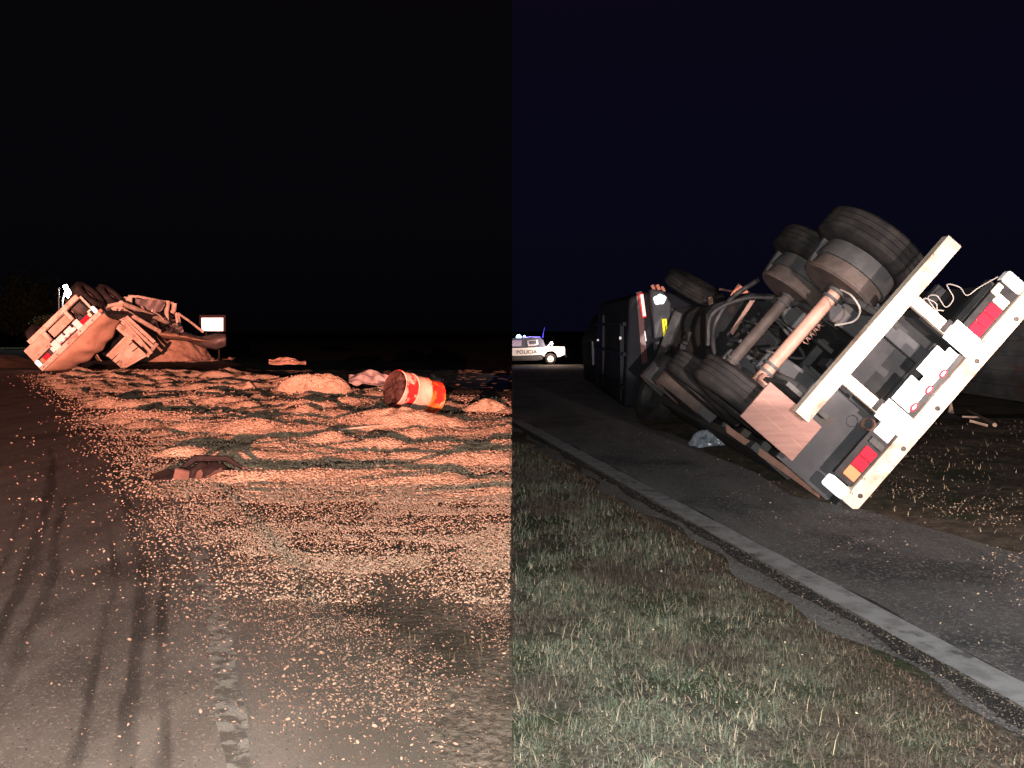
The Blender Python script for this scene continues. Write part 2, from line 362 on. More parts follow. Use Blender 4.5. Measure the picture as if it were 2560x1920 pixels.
# ------------------------------------------------------------------ ground and roads
def sheet(name, xs, ys, m, dz=0.0, zf=None):
    X, Y = np.meshgrid(xs, ys); Z = gz(X, Y) + dz
    if zf is not None: Z = Z + zf(X, Y)
    v = np.stack([X, Y, Z], -1).reshape(-1, 3); w = len(xs); i = np.arange(len(ys) - 1)[:, None] * w + np.arange(w - 1)[None]
    q = np.stack([i, i + 1, i + w + 1, i + w], -1).reshape(-1, 4)
    return fast_mesh(name, v, q, m, 'structure', smooth=True)
def axis(*segs):
    o = []
    for a, b, s in segs: o += list(np.arange(a, b, s))
    return np.array(o + [segs[-1][1]])
und = lambda x, y: (fbm(x / 1.1, y / .6, 3, 5) - .5) * .035 * sm((-x - .15) / .6) * sm((y - 3) / 3) * (1 - sm((y - 40) / 10)) - .012
ysl = axis((-16, 2, 3), (2, 9, .09), (9, 30, .25), (30, 60, 1), (60, 400, 20))
sheet('field', axis((-300, -40, 20), (-40, -14, 1), (-14, 0, .14)), ysl, M['field'], 0, und)
undr = lambda x, y: (fbm(x / .8, y / .8, 3, 9) - .5) * .05 * sm((x - .1) / .4) * sm((1.6 - x + (11.85 - y) * .199 - 1.35) / .5) - .010
sheet('verge', axis((0, 4, .1), (4, 20, 1), (20, 300, 20)), axis((-16, 2, 3), (2, 13, .1), (13, 70, 1.5), (70, 400, 20)), M['verge'], 0, undr)

# right road: between its near edge line and far beyond
def xl(y): return .389 + (11.85 - y) * .199
def strip(name, x0, x1, ys, m, dz, parent=None, n=2):
    mb = MB()
    def fn(i, j):
        k = j * (len(ys) - 1); y = float(np.interp(k, range(len(ys)), ys))
        a, b = x0(y), x1(y); x = a + (b - a) * i
        return V(x, y, float(gz(x, y)) + dz)
    mb.grid(fn, n, len(ys) - 1)
    o = mb.build(name, m, parent)
    if parent is None: o['kind'] = 'structure'
    return o
ysr = list(np.arange(-8, 2.4, .3)) + list(np.arange(2.4, 13.5, .04))
road_r = strip('road', lambda y: max(0.0, xl(y) - .32 + .06 * math.sin(y * 2.3) + .04 * math.sin(y * 7.1)), lambda y: xl(y) + 7.5, ysr + list(np.arange(13.5, 52, 1.0)), M['road_r'], .010, n=10)
wob = lambda y, s: .022 * math.sin(y * 3.1 + s) + .02 * math.sin(y * 8.7 + 2 * s) + .07 * (float(fbm(y * 5, s * 3.7, 4, 77)) - .5)
strip('edge_shade_crack', lambda y: max(.001, xl(y) - .22 + .8 * wob(y, 1)), lambda y: max(.002, xl(y) - .112 + .3 * wob(y, 2)), ysr, M['shadecrack'], .0145, road_r)  # dark strip painted in for the shadow along the asphalt drop
strip('edge_line', lambda y: max(.002, xl(y) - .10 + .12 * wob(y, 4)), lambda y: max(.003, xl(y) + .085 + .12 * wob(y, 5)), ysr, M['line_r'], .019, road_r)
strip('edge_shade_crack', lambda y: max(.004, xl(y) + .092 + .2 * wob(y, 3)), lambda y: max(.005, xl(y) + .094 + max(0, .6 * wob(y, 6))), ysr, M['shadecrack'], .0145, road_r)

# left road: near edge line bends away to the left
def xll(y): return float(np.interp(y, [-10, 2.9, 5.3, 10, 20, 30, 45, 70], [4.5 - .1, -.92, -1.91, -4.3, -10.2, -17.5, -30, -55])) if y > 2.9 else -.92 + (2.9 - y) * .41
ysleft = list(np.arange(-6, 12, .25)) + list(np.arange(12, 70, 1.5))
TRK = [(-.26, .05, 2.0, 9), (-.38, .10, 2.0, 13), (-.56, .05, 2.0, 8), (-.92, .07, 2.0, 10), (-1.06, .12, 2.0, 13), (-1.24, .05, 2.0, 9), (-1.62, .10, 2.0, 12), (-1.84, .16, 2.0, 16), (-2.1, .08, 2, 12), (-2.7, .20, 3, 18)]
def left_road():
    yy = np.array(list(np.arange(-6, 2, .5)) + list(np.arange(2, 9, .05)) + list(np.arange(9, 20, .2)) + list(np.arange(20, 70, 1.5)))
    t = np.concatenate([np.linspace(-9, -3, 8)[:-1], np.linspace(-3, .8, 190)])
    X0 = np.array([xll(v_) for v_ in yy]); T, Yy = np.meshgrid(t, yy)
    X = np.minimum(X0[:, None] + T, -.004)
    mud = np.zeros_like(X)
    for q_, (o0, w0, ya, yb) in enumerate(TRK):
        c_ = o0 + .015 * np.sin(Yy * 1.3 + q_) + .03 * (vnoise(Yy * 2.5, Yy * 0 + q_, 60) - .5)
        d_ = np.abs(X - X0[:, None] - c_) / (w0 * (.6 + .8 * vnoise(Yy * 1.7, Yy * 0 + q_, 61)))
        mud = np.maximum(mud, (1 - sm((d_ - .15) / .6)) * (1 - sm((Yy - yb * .55) / (yb * .45))) * (.35 + 1.6 * (fbm(T * 24, Yy * .9, 3, 62) - .14)))
    mud = np.clip(sm((mud * (.45 + 1.1 * fbm(T * 26, Yy * 6, 3, 66)) - .14) / .7) * (.05 + 1.0 * fbm(T * 7, Yy * 1.4, 3, 67)), 0, 1)
    e_ = .18 + .25 * (fbm(Yy * .9, X * 0 + 3, 3, 63) - .5)
    soil = sm((X - X0[:, None] - e_ + .25) / .5) * np.clip(.35 + 1.3 * fbm(X * 6, Yy * 4, 3, 64), 0, 1)
    v_ = np.stack([X, Yy, gz(X, Yy) + .016 - .030 * sm((T - .45) / .3)], -1).reshape(-1, 3)
    w_ = len(t); i_ = np.arange(len(yy) - 1)[:, None] * w_ + np.arange(w_ - 1)[None]
    q_ = np.stack([i_, i_ + 1, i_ + w_ + 1, i_ + w_], -1).reshape(-1, 4)
    m = M['road_l']; n, l = m.node_tree.nodes, m.node_tree.links; b = n['Principled BSDF']
    src = b.inputs['Base Color'].links[0].from_socket
    for nm, cc in (('soil', (.10, .083, .067)), ('mud', (.034, .026, .022))):
        at = n.new('ShaderNodeAttribute'); at.attribute_name = nm
        x = n.new('ShaderNodeMix'); x.data_type = 'RGBA'; l.new(at.outputs['Fac'], x.inputs['Factor']); l.new(src, x.inputs['A']); x.inputs['B'].default_value = (*cc, 1); src = x.outputs['Result']
    l.new(src, b.inputs['Base Color'])
    o = fast_mesh('road', v_, q_, m, 'structure', True)
    for nm, ar in (('mud', mud), ('soil', soil)):
        a_ = o.data.attributes.new(nm, 'FLOAT', 'POINT'); a_.data.foreach_set('value', np.clip(ar, 0, 1).ravel().astype(np.float32))
    return o
road_l = left_road()
strip('edge_line', lambda y: min(-.02, xll(y) - .055 + .35 * wob(y, 1)), lambda y: min(-.01, xll(y) + .05 + .35 * wob(y, 2)), list(np.arange(2.2, 9, .03)), M['line_l'], .022, road_l)
# dirt thrown over the right-hand lane
mb = MB()
def dirtfn(i, j):
    y = 5.4 + 8.0 * j
    e = np.interp(y, [5.4, 6.7, 8, 13.4], [3.45, 2.78, 2.4, 1.9]) + .5 * (vnoise(y * 1.6, .5, 3) - .5)
    x = e + (9.6 - e) * i ** 1.4
    return V(x, y, float(gz(x, y)) + .004 + .055 * sm(i * 5) * (.4 + float(fbm(x * 1.3, y * 1.3, 4, 2))))
mb.grid(dirtfn, 70, 80)
tag(mb.build('dirt_spill', M['dirt'], smooth=True), 'brown dirt and straw churned over the road beside the white rear beam', 'dirt', kind='stuff')

# ------------------------------------------------------------------ spilled grain, left
def xb(y): return np.interp(y, [2.9, 4.07, 6.6, 10.2, 16, 25.6], [-1.0, -1.7, -3.0, -5.1, -8.8, -15.0])
th = math.radians(9)
def driftn(x, y):
    xr = x * math.cos(th) + y * math.sin(th); yr = -x * math.sin(th) + y * math.cos(th)
    return fbm(xr / 1.15, yr / .33, 4, 21)
def drift_h(x, y):
    n = driftn(x, y) + .20 * (fbm(x * 3.2, y * 5.5, 3, 83) - .5)
    edge = sm((x - xb(y) - .1) / 1.2) * sm((y - 6.3) / 2.2) * (1 - sm((y - 26.5) / 3)) * sm((np.interp(y, [16, 18.5, 21, 25.6, 30], [2, -.5, -4.0, -7.0, -9.5]) - x) / 1.2)
    right = 1 - .55 * sm((x + 2.2) / 1.4) * sm((y - 11) / 3)
    far = sm((y - 6) / 9)
    return ((n - .492) * (.24 + .36 * far)) * edge * right - .05 * (1 - edge) - .02 * (1 - right)
xs = axis((-17, 0, .07)); ys = axis((6, 11, .05), (11, 30, .09))
X, Y = np.meshgrid(xs, ys)
Z = drift_h(X, Y) + .006 * (vnoise(X * 26, Y * 26, 4) - .5) + .05 * (fbm(X * 3.4, Y * 4.6, 4, 8) - .5) + .02 * (vnoise(X * 11, Y * 11, 6) - .5)
v = np.stack([X, Y, Z], -1).reshape(-1, 3); w = len(xs); i = np.arange(len(ys) - 1)[:, None] * w + np.arange(w - 1)[None]
q = np.stack([i, i + 1, i + w + 1, i + w], -1).reshape(-1, 4)
zq = v[q][:, :, 2].max(1); xq = v[q][:, 0, 0] - xb(v[q][:, 0, 1])
q = q[(zq > -.045) & (xq > -.6)]
tag(fast_mesh('spilled_grain', v, q, M['drift'], 'stuff', True), 'rippled carpet of tan spilled grain in front of the wreck', 'grain')

def heap(name, c, rx, ry, h, label, seed, yaw=0, m='drift', p=1.5):
    mb = MB(); n = 84
    def fn(i, j):
        a = (i - .5) * 2.5; b = (j - .5) * 2.5
        r = math.hypot(a, b) * (1 + .35 * (float(vnoise(a * 1.6 + seed, b * 1.6, seed)) - .5))
        z = h * max(0, 1 - r ** p) - .05
        x = c[0] + rx * (a * math.cos(yaw) - b * math.sin(yaw) * .3); y = c[1] + ry * b
        z += .15 * h * (float(fbm(x * 2.6, y * 2.6, 4, seed)) - .5) * 2 + .045 * (float(vnoise(x * 10, y * 10, 3)) - .5) + .02 * (float(vnoise(x * 24, y * 24, 3)) - .5)
        return V(x, y, z)
    mb.grid(fn, n, n)
    return tag(mb.build(name, M[m], smooth=True), label, 'grain heap', 'heaps of spilled grain')
heaps = []
def hp(px0, px1, pyb, hpx, label, seed, ryf=.6, p=1.5):
    g = G((px0 + px1) / 2, pyb); s = F / g[1]; rx = (px1 - px0) / 2 / s; ry = rx * ryf
    h = hpx / s
    heap('grain_heap', (g[0], g[1] + ry, 0), rx, ry, h + .05, label, seed, p=p)
    heaps.append((g[0], g[1] + ry, rx, ry, h, p))
hp(655, 880, 990, 50, 'flat-topped tan grain heap standing left of the red drum', 3, .5, 3.6)
hp(740, 1200, 1085, 54, 'largest low grain mound in front of the red and white drum', 5, .45, 1.6)
hp(595, 640, 976, 20, 'small pointed grain heap left of the flat-topped heap', 8, .6)
hp(470, 760, 1092, 40, 'low wide grain ridge in the middle of the spill', 11, .4)
hp(1150, 1285, 1030, 30, 'thin low grain mound right behind the drum', 14, .5)

# individual pods (one mass)
ico = np.array([(0, 1, 1.618), (0, -1, 1.618), (0, 1, -1.618), (0, -1, -1.618), (1, 1.618, 0), (-1, 1.618, 0), (1, -1.618, 0), (-1, -1.618, 0),
                (1.618, 0, 1), (-1.618, 0, 1), (1.618, 0, -1), (-1.618, 0, -1)]) / 1.902
icof = np.array([(0, 1, 8), (0, 8, 4), (0, 4, 5), (0, 5, 9), (0, 9, 1), (1, 9, 7), (1, 7, 6), (1, 6, 8), (8, 6, 10), (8, 10, 4), (4, 10, 2), (4, 2, 5), (5, 2, 11), (5, 11, 9), (9, 11, 7), (7, 11, 3), (7, 3, 6), (6, 3, 10), (10, 3, 2), (2, 3, 11)])
octv = np.array([(1, 0, 0), (-1, 0, 0), (0, 1, 0), (0, -1, 0), (0, 0, 1), (0, 0, -1)], float)
octf = np.array([(0, 2, 4), (2, 1, 4), (1, 3, 4), (3, 0, 4), (2, 0, 5), (1, 2, 5), (3, 1, 5), (0, 3, 5)])
tetv = np.array([(1, 0, -.4), (-.5, .87, -.4), (-.5, -.87, -.4), (0, 0, 1)]); tetf = np.array([(0, 2, 1), (0, 1, 3), (1, 2, 3), (2, 0, 3)])
def pods(name, pos, size, label, m='pod', base='ico', flat=.5):
    bv, bf = {'ico': (ico, icof), 'oct': (octv, octf), 'tet': (tetv, tetf)}[base]
    n = len(pos); a = rng.uniform(0, 2 * np.pi, n); t = rng.normal(0, .35, n)
    L = size * rng.lognormal(0, .38, n).clip(.35, 2.0); W = L * rng.uniform(.42, .58, n)
    v = bv[None] * np.stack([L, W, W * flat * 1.7], -1)[:, None]
    x, y, z = v[..., 0], v[..., 1], v[..., 2]
    x, z = x * np.cos(t)[:, None] - z * np.sin(t)[:, None], x * np.sin(t)[:, None] + z * np.cos(t)[:, None]
    x, y = x * np.cos(a)[:, None] - y * np.sin(a)[:, None], x * np.sin(a)[:, None] + y * np.cos(a)[:, None]
    v = np.stack([x, y, z], -1) + pos[:, None]
    f = bf[None] + (np.arange(n) * len(bv))[:, None, None]
    o = fast_mesh(name, v.reshape(-1, 3), f.reshape(-1, 3), M[m], 'stuff', smooth=True)
    return tag(o, label, 'grain')
def surf_z(x, y):
    z = np.maximum(und(x, y), drift_h(x, y))
    for hx, hy, rx, ry, h, p in heaps:
        r = np.sqrt(((x - hx) / rx) ** 2 + ((y - hy) / ry) ** 2); z = np.maximum(z, h * np.clip(1 - r ** p, 0, 1))
    return np.maximum(z, np.where(y < 60, .017 - .030 * sm((x - np.vectorize(xll)(y) - .45) / .3), -1))
def scatter_left(n, y0, y1):
    y = rng.uniform(y0, y1, n); x = xb(y) - .9 + rng.uniform(0, 1, n) * (-xb(y) + .9)
    d = x - xb(y)
    dn = .006 + .994 * sm((d + .15) / 1.5)
    cl = sm((fbm(x / .42, y / .30, 3, 31) - .42) / .16)
    dn = dn * (.30 + .70 * cl)
    jx = .5 * (fbm(x * 1.6, y * 1.6, 3, 71) - .5)
    lineA = 6.2 - (x + 1.25) * 1.52; lineB = np.interp(y, [2.95, 4.08, 5.04, 6.2], [-.30, -.56, -.84, -1.25])
    bare = sm((lineA - y + jx * 1.3) / .55) * sm((x - lineB + jx) / .22)
    dn = dn * (1 - .84 * bare) * (.5 + .5 * sm((y - 2.8 + jx) / 1.3))
    dn = dn * sm((np.interp(y, [16, 18.5, 21, 25.6, 30], [2, -.5, -4.0, -7.0, -9.5]) - x + jx) / .9)
    k = (rng.uniform(0, 1, n) < dn * (x - xb(y) > -.9)) & (x < -.012)
    x, y = x[k], y[k]
    return np.stack([x, y, surf_z(x, y) + .005], -1)
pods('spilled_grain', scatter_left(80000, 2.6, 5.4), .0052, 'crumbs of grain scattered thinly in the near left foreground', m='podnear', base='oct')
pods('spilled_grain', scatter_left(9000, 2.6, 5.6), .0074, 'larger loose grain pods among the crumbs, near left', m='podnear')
pods('spilled_grain', scatter_left(85000, 4.6, 7.8), .0082, 'dense tan grain pods strewn over the dark grass, middle left', base='oct')
pods('spilled_grain', scatter_left(80000, 7.2, 14), .0140, 'far tan grain pods lying on the drifts below the wreck', base='oct')
pods('spilled_grain', scatter_left(40000, 13, 27), .021, 'farthest grain pods on the drifts just in front of the trailer', base='oct')
n = 26000; y = rng.uniform(2.6, 5.6, n); x = rng.uniform(-4.2, -.01, n)
pods('grit', np.stack([x, y, surf_z(x, y) + .001], -1), .0032, 'fine brown grit and husk dust on the near left ground', m='grit', base='tet')['category'] = 'grit'
# loose pods on the road and between
n = 1100; y = rng.uniform(2.8, 11, n); x = np.array([xll(t) for t in y]) - rng.exponential(.6, n)
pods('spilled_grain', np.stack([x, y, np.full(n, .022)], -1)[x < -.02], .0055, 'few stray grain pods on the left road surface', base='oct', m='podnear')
# right side
n = 16000; y = rng.uniform(3.2, 12, n); x = rng.uniform(0, 5.2, n); d = x - np.array([xl(t) for t in y])
k = rng.uniform(0, 1, n) < np.where(d > 0, np.clip((d - .1) * .75, .02, 1) * (.12 + sm((fbm(x / .5, y / .35, 3, 3) - .42) / .2)) * np.where(y > 7.6, .25, 1), .035)
pods('spilled_grain', np.stack([x, y, np.where(d > -.1, .020, .03) + np.where((x > 2.9) & (y > 5.8), .05, 0)], -1)[k], .0058, 'pale grain specks sprinkled over the road on the right', base='oct')

n = 9000; y = 2.8 + 8 * rng.uniform(0, 1, n) ** 1.6; x = np.array([xl(t) for t in y]) - .08 - rng.exponential(.16, n); k = x > .01; x, y = x[k], y[k]
pods('grit', np.stack([x, y, np.where(x > np.array([xl(t) for t in y]) - .3, .016, undr(x, y) + .004)], -1), .006, 'gravel and soil crumbs along the broken asphalt edge, right', m='grit', base='tet')['category'] = 'grit'

# ------------------------------------------------------------------ grass
def blades(name, pos, hgt, wid, lean, label, m, cat='grass'):
    n = len(pos); a = rng.uniform(0, 2 * np.pi, n); ln = rng.uniform(.1, 1, n) * lean
    h = hgt * rng.uniform(.35, 1.25, n); w = wid * rng.uniform(.6, 1.3, n)
    dx, dy = np.cos(a), np.sin(a); sx, sy = -dy, dx
    def pt(t, side):
        r = ln * h * t * t * 1.3; z = h * t * np.maximum(1 - .45 * ln * t, .12)
        ww = w * (1 - t) * .5 * side
        return np.stack([pos[:, 0] + dx * r + sx * ww, pos[:, 1] + dy * r + sy * ww, pos[:, 2] + z], -1)
    v = np.stack([pt(0, -1), pt(0, 1), pt(.55, 1), pt(.55, -1), pt(1, 0)], 1)
    f = np.array([(0, 1, 2), (0, 2, 3), (3, 2, 4)])[None] + (np.arange(n) * 5)[:, None, None]
    return tag(fast_mesh(name, v.reshape(-1, 3), f.reshape(-1, 3), M[m], 'stuff'), label, cat)
def verge_pts(n, y0, y1, x1=2.2):
    y = rng.uniform(y0, y1, n); x = rng.uniform(0, 1, n) ** .9 * x1
    d = np.array([xl(t) for t in y]) - x
    k = (rng.uniform(0, 1, n) < sm((d - .30) / .45) * (.25 + .75 * sm((fbm(x / .25, y / .25, 3, 12) - .36) / .2))) & (x > .004)
    x, y = x[k], y[k]; return np.stack([x, y, undr(x, y)], -1)
blades('grass', verge_pts(95000, 2.6, 5.2), .036, .0048, 1.9, 'short grey-green grass on the near right verge', 'grass')
blades('grass', verge_pts(40000, 5.2, 11, 1.6), .055, .008, 1.7, 'darker brownish grass along the road edge, right', 'grass')
def edge_pts(n):
    y = rng.uniform(2.8, 11, n); x = np.array([xl(t) for t in y]) - .30 - rng.exponential(.22, n); k = x > .01
    x, y = x[k], y[k]; return np.stack([x, y, undr(x, y)], -1)
blades('grass', edge_pts(12000), .035, .005, 2.4, 'brown trampled grass fringe along the asphalt edge, right', 'bgrass')
tc_ = verge_pts(520, 2.7, 8.5); tp_ = np.repeat(tc_, 14, 0); tp_[:, :2] += rng.normal(0, .014, (len(tp_), 2)); tp_ = tp_[tp_[:, 0] > .01]
blades('grass', tp_, .085, .0065, 2.0, 'taller tufts and weeds standing out of the right verge', 'grass')
blades('grass', verge_pts(2600, 2.6, 8.5), .085, .0032, 2.6, 'pale dry stalks sticking out of the right verge grass', 'straw')
n = 26000; y = rng.uniform(2.7, 20, n); x = rng.uniform(-9, 0, n); k = (x > xb(y) + .3) & (x < -.01) & (fbm(x / .5, y / .5, 3, 44) > .47)
x, y = x[k], y[k]; blades('grass', np.stack([x, y, und(x, y)], -1), .05, .008, 1.4, 'thin dark grass between the grain on the left', 'dgrass')
n = 1500; y = rng.uniform(5.6, 13, n); x = rng.uniform(2.6, 8.5, n); k = x > np.interp(y, [5.4, 6.7, 8, 13.4], [3.6, 2.95, 2.6, 2.2])
x, y = x[k], y[k]; blades('grass', np.stack([x, y, np.full(len(x), .05)], -1), .06, .008, 2.2, 'brown straw and stubble on the churned dirt', 'straw')

# ------------------------------------------------------------------ wheels
def tyre_profile(R, W, r0):
    e = .035
    p = [(.03, r0), (0.0, r0 + .05), (-.005, R - .12), (.01, R - .045), (e, R - .012)]
    t = e; nrib = 4; wr = (W - 2 * e) / nrib
    for i in range(nrib):
        p += [(t + .006, R), (t + wr - .012, R)]
        if i < nrib - 1: p += [(t + wr - .008, R - .014), (t + wr + .002, R - .014)]
        t += wr
    p += [(W - e, R - .012), (W - .01, R - .045), (W + .005, R - .12), (W, r0 + .05), (W - .03, r0)]
    return p
def wheel(parent, c, ax, k=1.0, R=.52, W=.30, drum=True, flip=1, rimm='rim'):
    c = V(*c); ax = V(*ax) / np.linalg.norm(ax)
    r0 = .30 * k
    t = MB().lathe(c, ax, [(a * k, r * k) for a, r in tyre_profile(R, W, .30)], 48).build('tyre', M['rubber'], parent, smooth=True)
    rim = MB().lathe(c, ax, [(.03 * k, r0 + .002), (.02 * k, r0 - .012 * k), (.05 * k, r0 - .03 * k), (.2 * k, r0 - .045 * k), (.21 * k, .12 * k), (.17 * k, .10 * k), (.17 * k, .02 * k)], 40, cap1=True)
    rim.build('rim', M[rimm], t, smooth=True)
    if drum:
        d = MB().lathe(c, ax, [(-.34 * k, .10 * k), (-.34 * k, .36 * k), (-.32 * k, .385 * k), (-.30 * k, .385 * k), (-.29 * k, .355 * k), (-.17 * k, .345 * k)], 40, cap0=True)
        d.build('brake_drum', M['rim'], t, smooth=True)
        MB().lathe(c, ax, [(-.172 * k, .345 * k), (-.17 * k, .375 * k), (.04 * k, .35 * k)], 40).build('rim_barrel', M['frame'], t, smooth=True)
    return t

# ------------------------------------------------------------------ overturned trailer seen from its rear
def trailer_rear(root, f, full=True, length=7.0, mudboard=True):
    k = f.k; B = .006
    def bx(name, m, *a, parent=root, bev=B, smooth=False): return MB().box(f, *a).build(name, M[m], parent, bevel=bev)
    rb = bx('rear_beam', 'white', -.02, 2.30, 0, .143, -.02, .10)
    for a in (.10, .62, 1.05, 1.55, 2.02):
        MB().lathe(f(a, .055 + .01 * math.sin(a * 9), -.035), f.w, [(0, .012 * k), (.004, .02 * k), (.02, .02 * k)], 10, cap0=True).build('bolt', M['rim'], rb, smooth=True)
    bx('underrun_bar', 'white', .27, 2.17, .775, .915, -.04, .07)
    for a in (.70, 1.55):
        s = bx('strut', 'white', a, a + .10, .145, .773, .0, .06)
        MB().box(f, a - .03, a + .16, .145, .40, -.012, -.001).build('gusset_plate', M['plate'], s, bevel=.004)
        MB().box(f, a + .005, a + .115, .415, .455, -.02, .0).build('strap', M['black'], s)
    pb = bx('plate_holder', 'plate', .87, 1.50, .20, .30, -.004, .012)
    bx('number_plate', 'plate', .87, 1.12, .205, .392, -.022, -.006)
    bx('number_plate', 'plate', 1.18, 1.44, .205, .392, -.022, -.006)
    for a in (.93, 1.117, 1.29):
        l_ = MB().prism([f(a + .045 * math.cos(t) * (1 if abs(math.cos(t)) < .7 else .95), .212 + .024 * math.sin(t), -.024) for t in np.linspace(0, 2 * math.pi, 17)[:-1]], f.w * -.02 * k).build('glowing_marker', M['redlens'], root, bevel=.004)
        MB().prism([f(a + .028 * math.cos(t), .214 + .012 * math.sin(t), -.045) for t in np.linspace(0, 2 * math.pi, 13)[:-1]], f.w * -.004 * k).build('lens_center', M['plate'], l_)
    bx('slot', 'frame', .80, 1.52, .146, .198, .012, .05)
    # lamp clusters
    for a0, mats, seg in ((.15, ('orangelens', 'redlens', 'redlens'), 1), (1.70, ('redlens', 'redlens', 'redlens'), 2)):
        h = bx('lamp_housing', 'black', a0 - .04, a0 + (.56 if seg == 1 else .50), .146, .335, .012, .07)
        for i, mm in enumerate(mats):
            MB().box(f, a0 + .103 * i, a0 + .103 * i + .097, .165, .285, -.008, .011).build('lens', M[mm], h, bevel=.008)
        if seg == 1:
            MB().box(f, a0 + .33, a0 + .39, .16, .30, -.02, .011).build('broken_lens', M['frame'], h, bevel=.01)
            MB().box(f, a0 + .42, a0 + .54, .165, .32, -.008, .011).build('reflector', M['plate'], h, bevel=.006)
            MB().lathe(f(a0 + .44, .385, -.01), f.w, [(0, .045 * k), (-.02, .05 * k), (.05, .05 * k)], 20).build('coupling_ring', M['tank'], h, smooth=True)
        else:
            MB().box(f, a0 + .312, a0 + .40, .165, .285, -.008, .011).build('lens', M['creamlens'], h, bevel=.008)
            MB().box(f, a0 + .36, a0 + .46, .288, .345, -.012, .011).build('reflector', M['creamlens'], h, bevel=.006)
    for a, mm in ((-.02, 'markerglow'), (2.19, 'plate')):
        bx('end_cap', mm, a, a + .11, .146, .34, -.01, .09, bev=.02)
    bx('end_hook', 'tank', 2.305, 2.40, .05, .15, -.01, .06, bev=.02)
    # dark body behind
    bx('rear_panel', 'panel', -.08, .70, .10, .68, .30, .34)
    bx('rear_panel', 'deck', .705, 1.64, .10, .70, .62, .66)
    dk = bx('deck', 'deck', -.12, 2.38, -.06, .10, .12, length)
    for i in range(int(length / .9)):
        MB().box(f, -.10, 2.36, .10, .20, .55 + .9 * i, .63 + .9 * i).build('cross_member', M['frame'], dk, bevel=.006)
    for a in (.62, 1.62):
        bx('chassis_rail', 'frame', a, a + .11, .102, .52, .345, length - .5)
    if mudboard:
        b_ = bx('mudguard_board', 'board', -.04, .34, .62, 1.19, .10, .135)
        for t in (.10, .20):
            MB().box(f, t - .004, t + .004, .63, 1.18, .097, .0995).build('groove_strip', M['tank'], b_)
        MB().box(f, .42, .46, .60, 1.05, .20, .9).build('mudguard_bracket', M['frame'], b_)
    # axles and wheels
    for c in (1.05, 2.45):
        ax = MB().tube([f(.25, 1.02, c), f(2.0, 1.02, c)], .065 * k, 16).build('axle', M['tank'] if c < 2 else M['rim'], root, smooth=True)  # farther axle in a darker material, imitating weaker light on it
        MB().lathe(f(.42, .98, c - .12), f.u, [(-.06 * k, .04 * k), (-.05 * k, .085 * k), (.02 * k, .10 * k), (.06 * k, .09 * k), (.08 * k, .03 * k)], 20, cap0=True, cap1=True).build('brake_chamber', M['tank'], ax, smooth=True)
        MB().tube([f(.42, .94, c - .17), f(.60, .85, c - .22)], .018 * k, 8).build('push_rod', M['tank'], ax, smooth=True)
        MB().lathe(f(1.62, .94, c - .16), f.u, [(-.04 * k, .03 * k), (-.03 * k, .075 * k), (.04 * k, .085 * k), (.07 * k, .03 * k)], 20, cap0=True, cap1=True).build('brake_chamber', M['tank'], ax, smooth=True)
        MB().prism([f(a, b, c + .12) for a, b in ((1.35, .50), (1.72, .50), (1.80, .80), (1.98, 1.12), (1.92, 1.42), (1.62, 1.38), (1.58, 1.10), (1.32, .86))], f.w * .10 * k).build('suspension_hanger', M['panel'], ax, bevel=.02)
        MB().prism([f(a, b, c + .12) for a, b in ((.48, .50), (.82, .50), (.78, .9), (.70, 1.1), (.52, 1.1), (.46, .9))], f.w * .10 * k).build('suspension_hanger', M['panel'], ax, bevel=.02)
        sp = MB().tube([f(1.20 + .02 * math.cos(t) , .62 + .0 + .05 * math.sin(t), c - .2 + .05 * math.cos(t)) + f.u * (t * .010 * k) for t in np.linspace(0, 30, 90)], .008 * k, 6)
        sp.build('coil_spring', M['tank'], ax, smooth=True)
        for a in (.55, 1.50):
            MB().tube([f(a, .55, c - .55), f(a + .02, .86, c - .25), f(a + .02, .93, c), f(a + .02, .86, c + .25), f(a, .55, c + .55)], .035 * k, 8).build('leaf_spring', M['frame'], ax, smooth=True)
        for a in (.52, .60, 1.44, 1.52):
            MB().lathe(f(a, 1.02, c), f.u, [(-.014 * k, .066 * k), (-.014 * k, .084 * k), (.014 * k, .084 * k), (.014 * k, .066 * k)], 16).build('axle_clamp', M['frame'], ax, smooth=True)
        wheel(root, f(1.88, 1.02, c), f.u, k)
        wheel(root, f(.34, 1.02, c), -f.u, k, drum=False)
    return rb
# right trailer
Yr = H * F / (1274 - HY); ang = math.radians(49)
u = (math.cos(ang), 0, math.sin(ang)); nn = (-math.sin(ang), 0, math.cos(ang))
RF = Frame(P(2142, 1274, Yr), u, nn, (0, 1, 0), 1.0)
tr = thing('overturned_trailer', RF.O, 'big trailer rolled onto its side on the road, white rear beams and axles up', 'trailer')
trailer_rear(tr, RF)
f = RF
MB().tube(cr([f(1.66, .52, .05), f(1.72, .66, .1), f(1.80, .60, .15), f(1.76, .50, .1), f(1.84, .52, .05), f(1.90, .62, .08), f(1.96, .52, .1), f(1.93, .45, .05), f(2.03, .43, .02), f(2.20, .37, .02)]), .005, 6).build('loose_wire', M['wire'], tr, smooth=True)
MB().tube(cr([f(1.66, .40, .05), f(1.67, .52, .08), f(1.73, .58, .1), f(1.70, .68, .1), f(1.65, .62, .1), f(1.72, .50, .08)]), .005, 6).build('loose_wire', M['wire'], tr, smooth=True)
MB().tube(cr([f(1.17, .95, .6), f(1.28, .88, .5), f(1.36, .93, .4), f(1.42, 1.05, .45), f(1.44, 1.12, .6)]), .009, 8).build('air_hose', M['wire'], tr, smooth=True)
MB().tube(cr([f(.6, 1.25, 2.9), f(.9, 1.45, 2.9), f(1.25, 1.32, 2.8), f(1.45, 1.1, 2.6)]), .022, 8).build('air_hose', M['black'], tr, smooth=True)
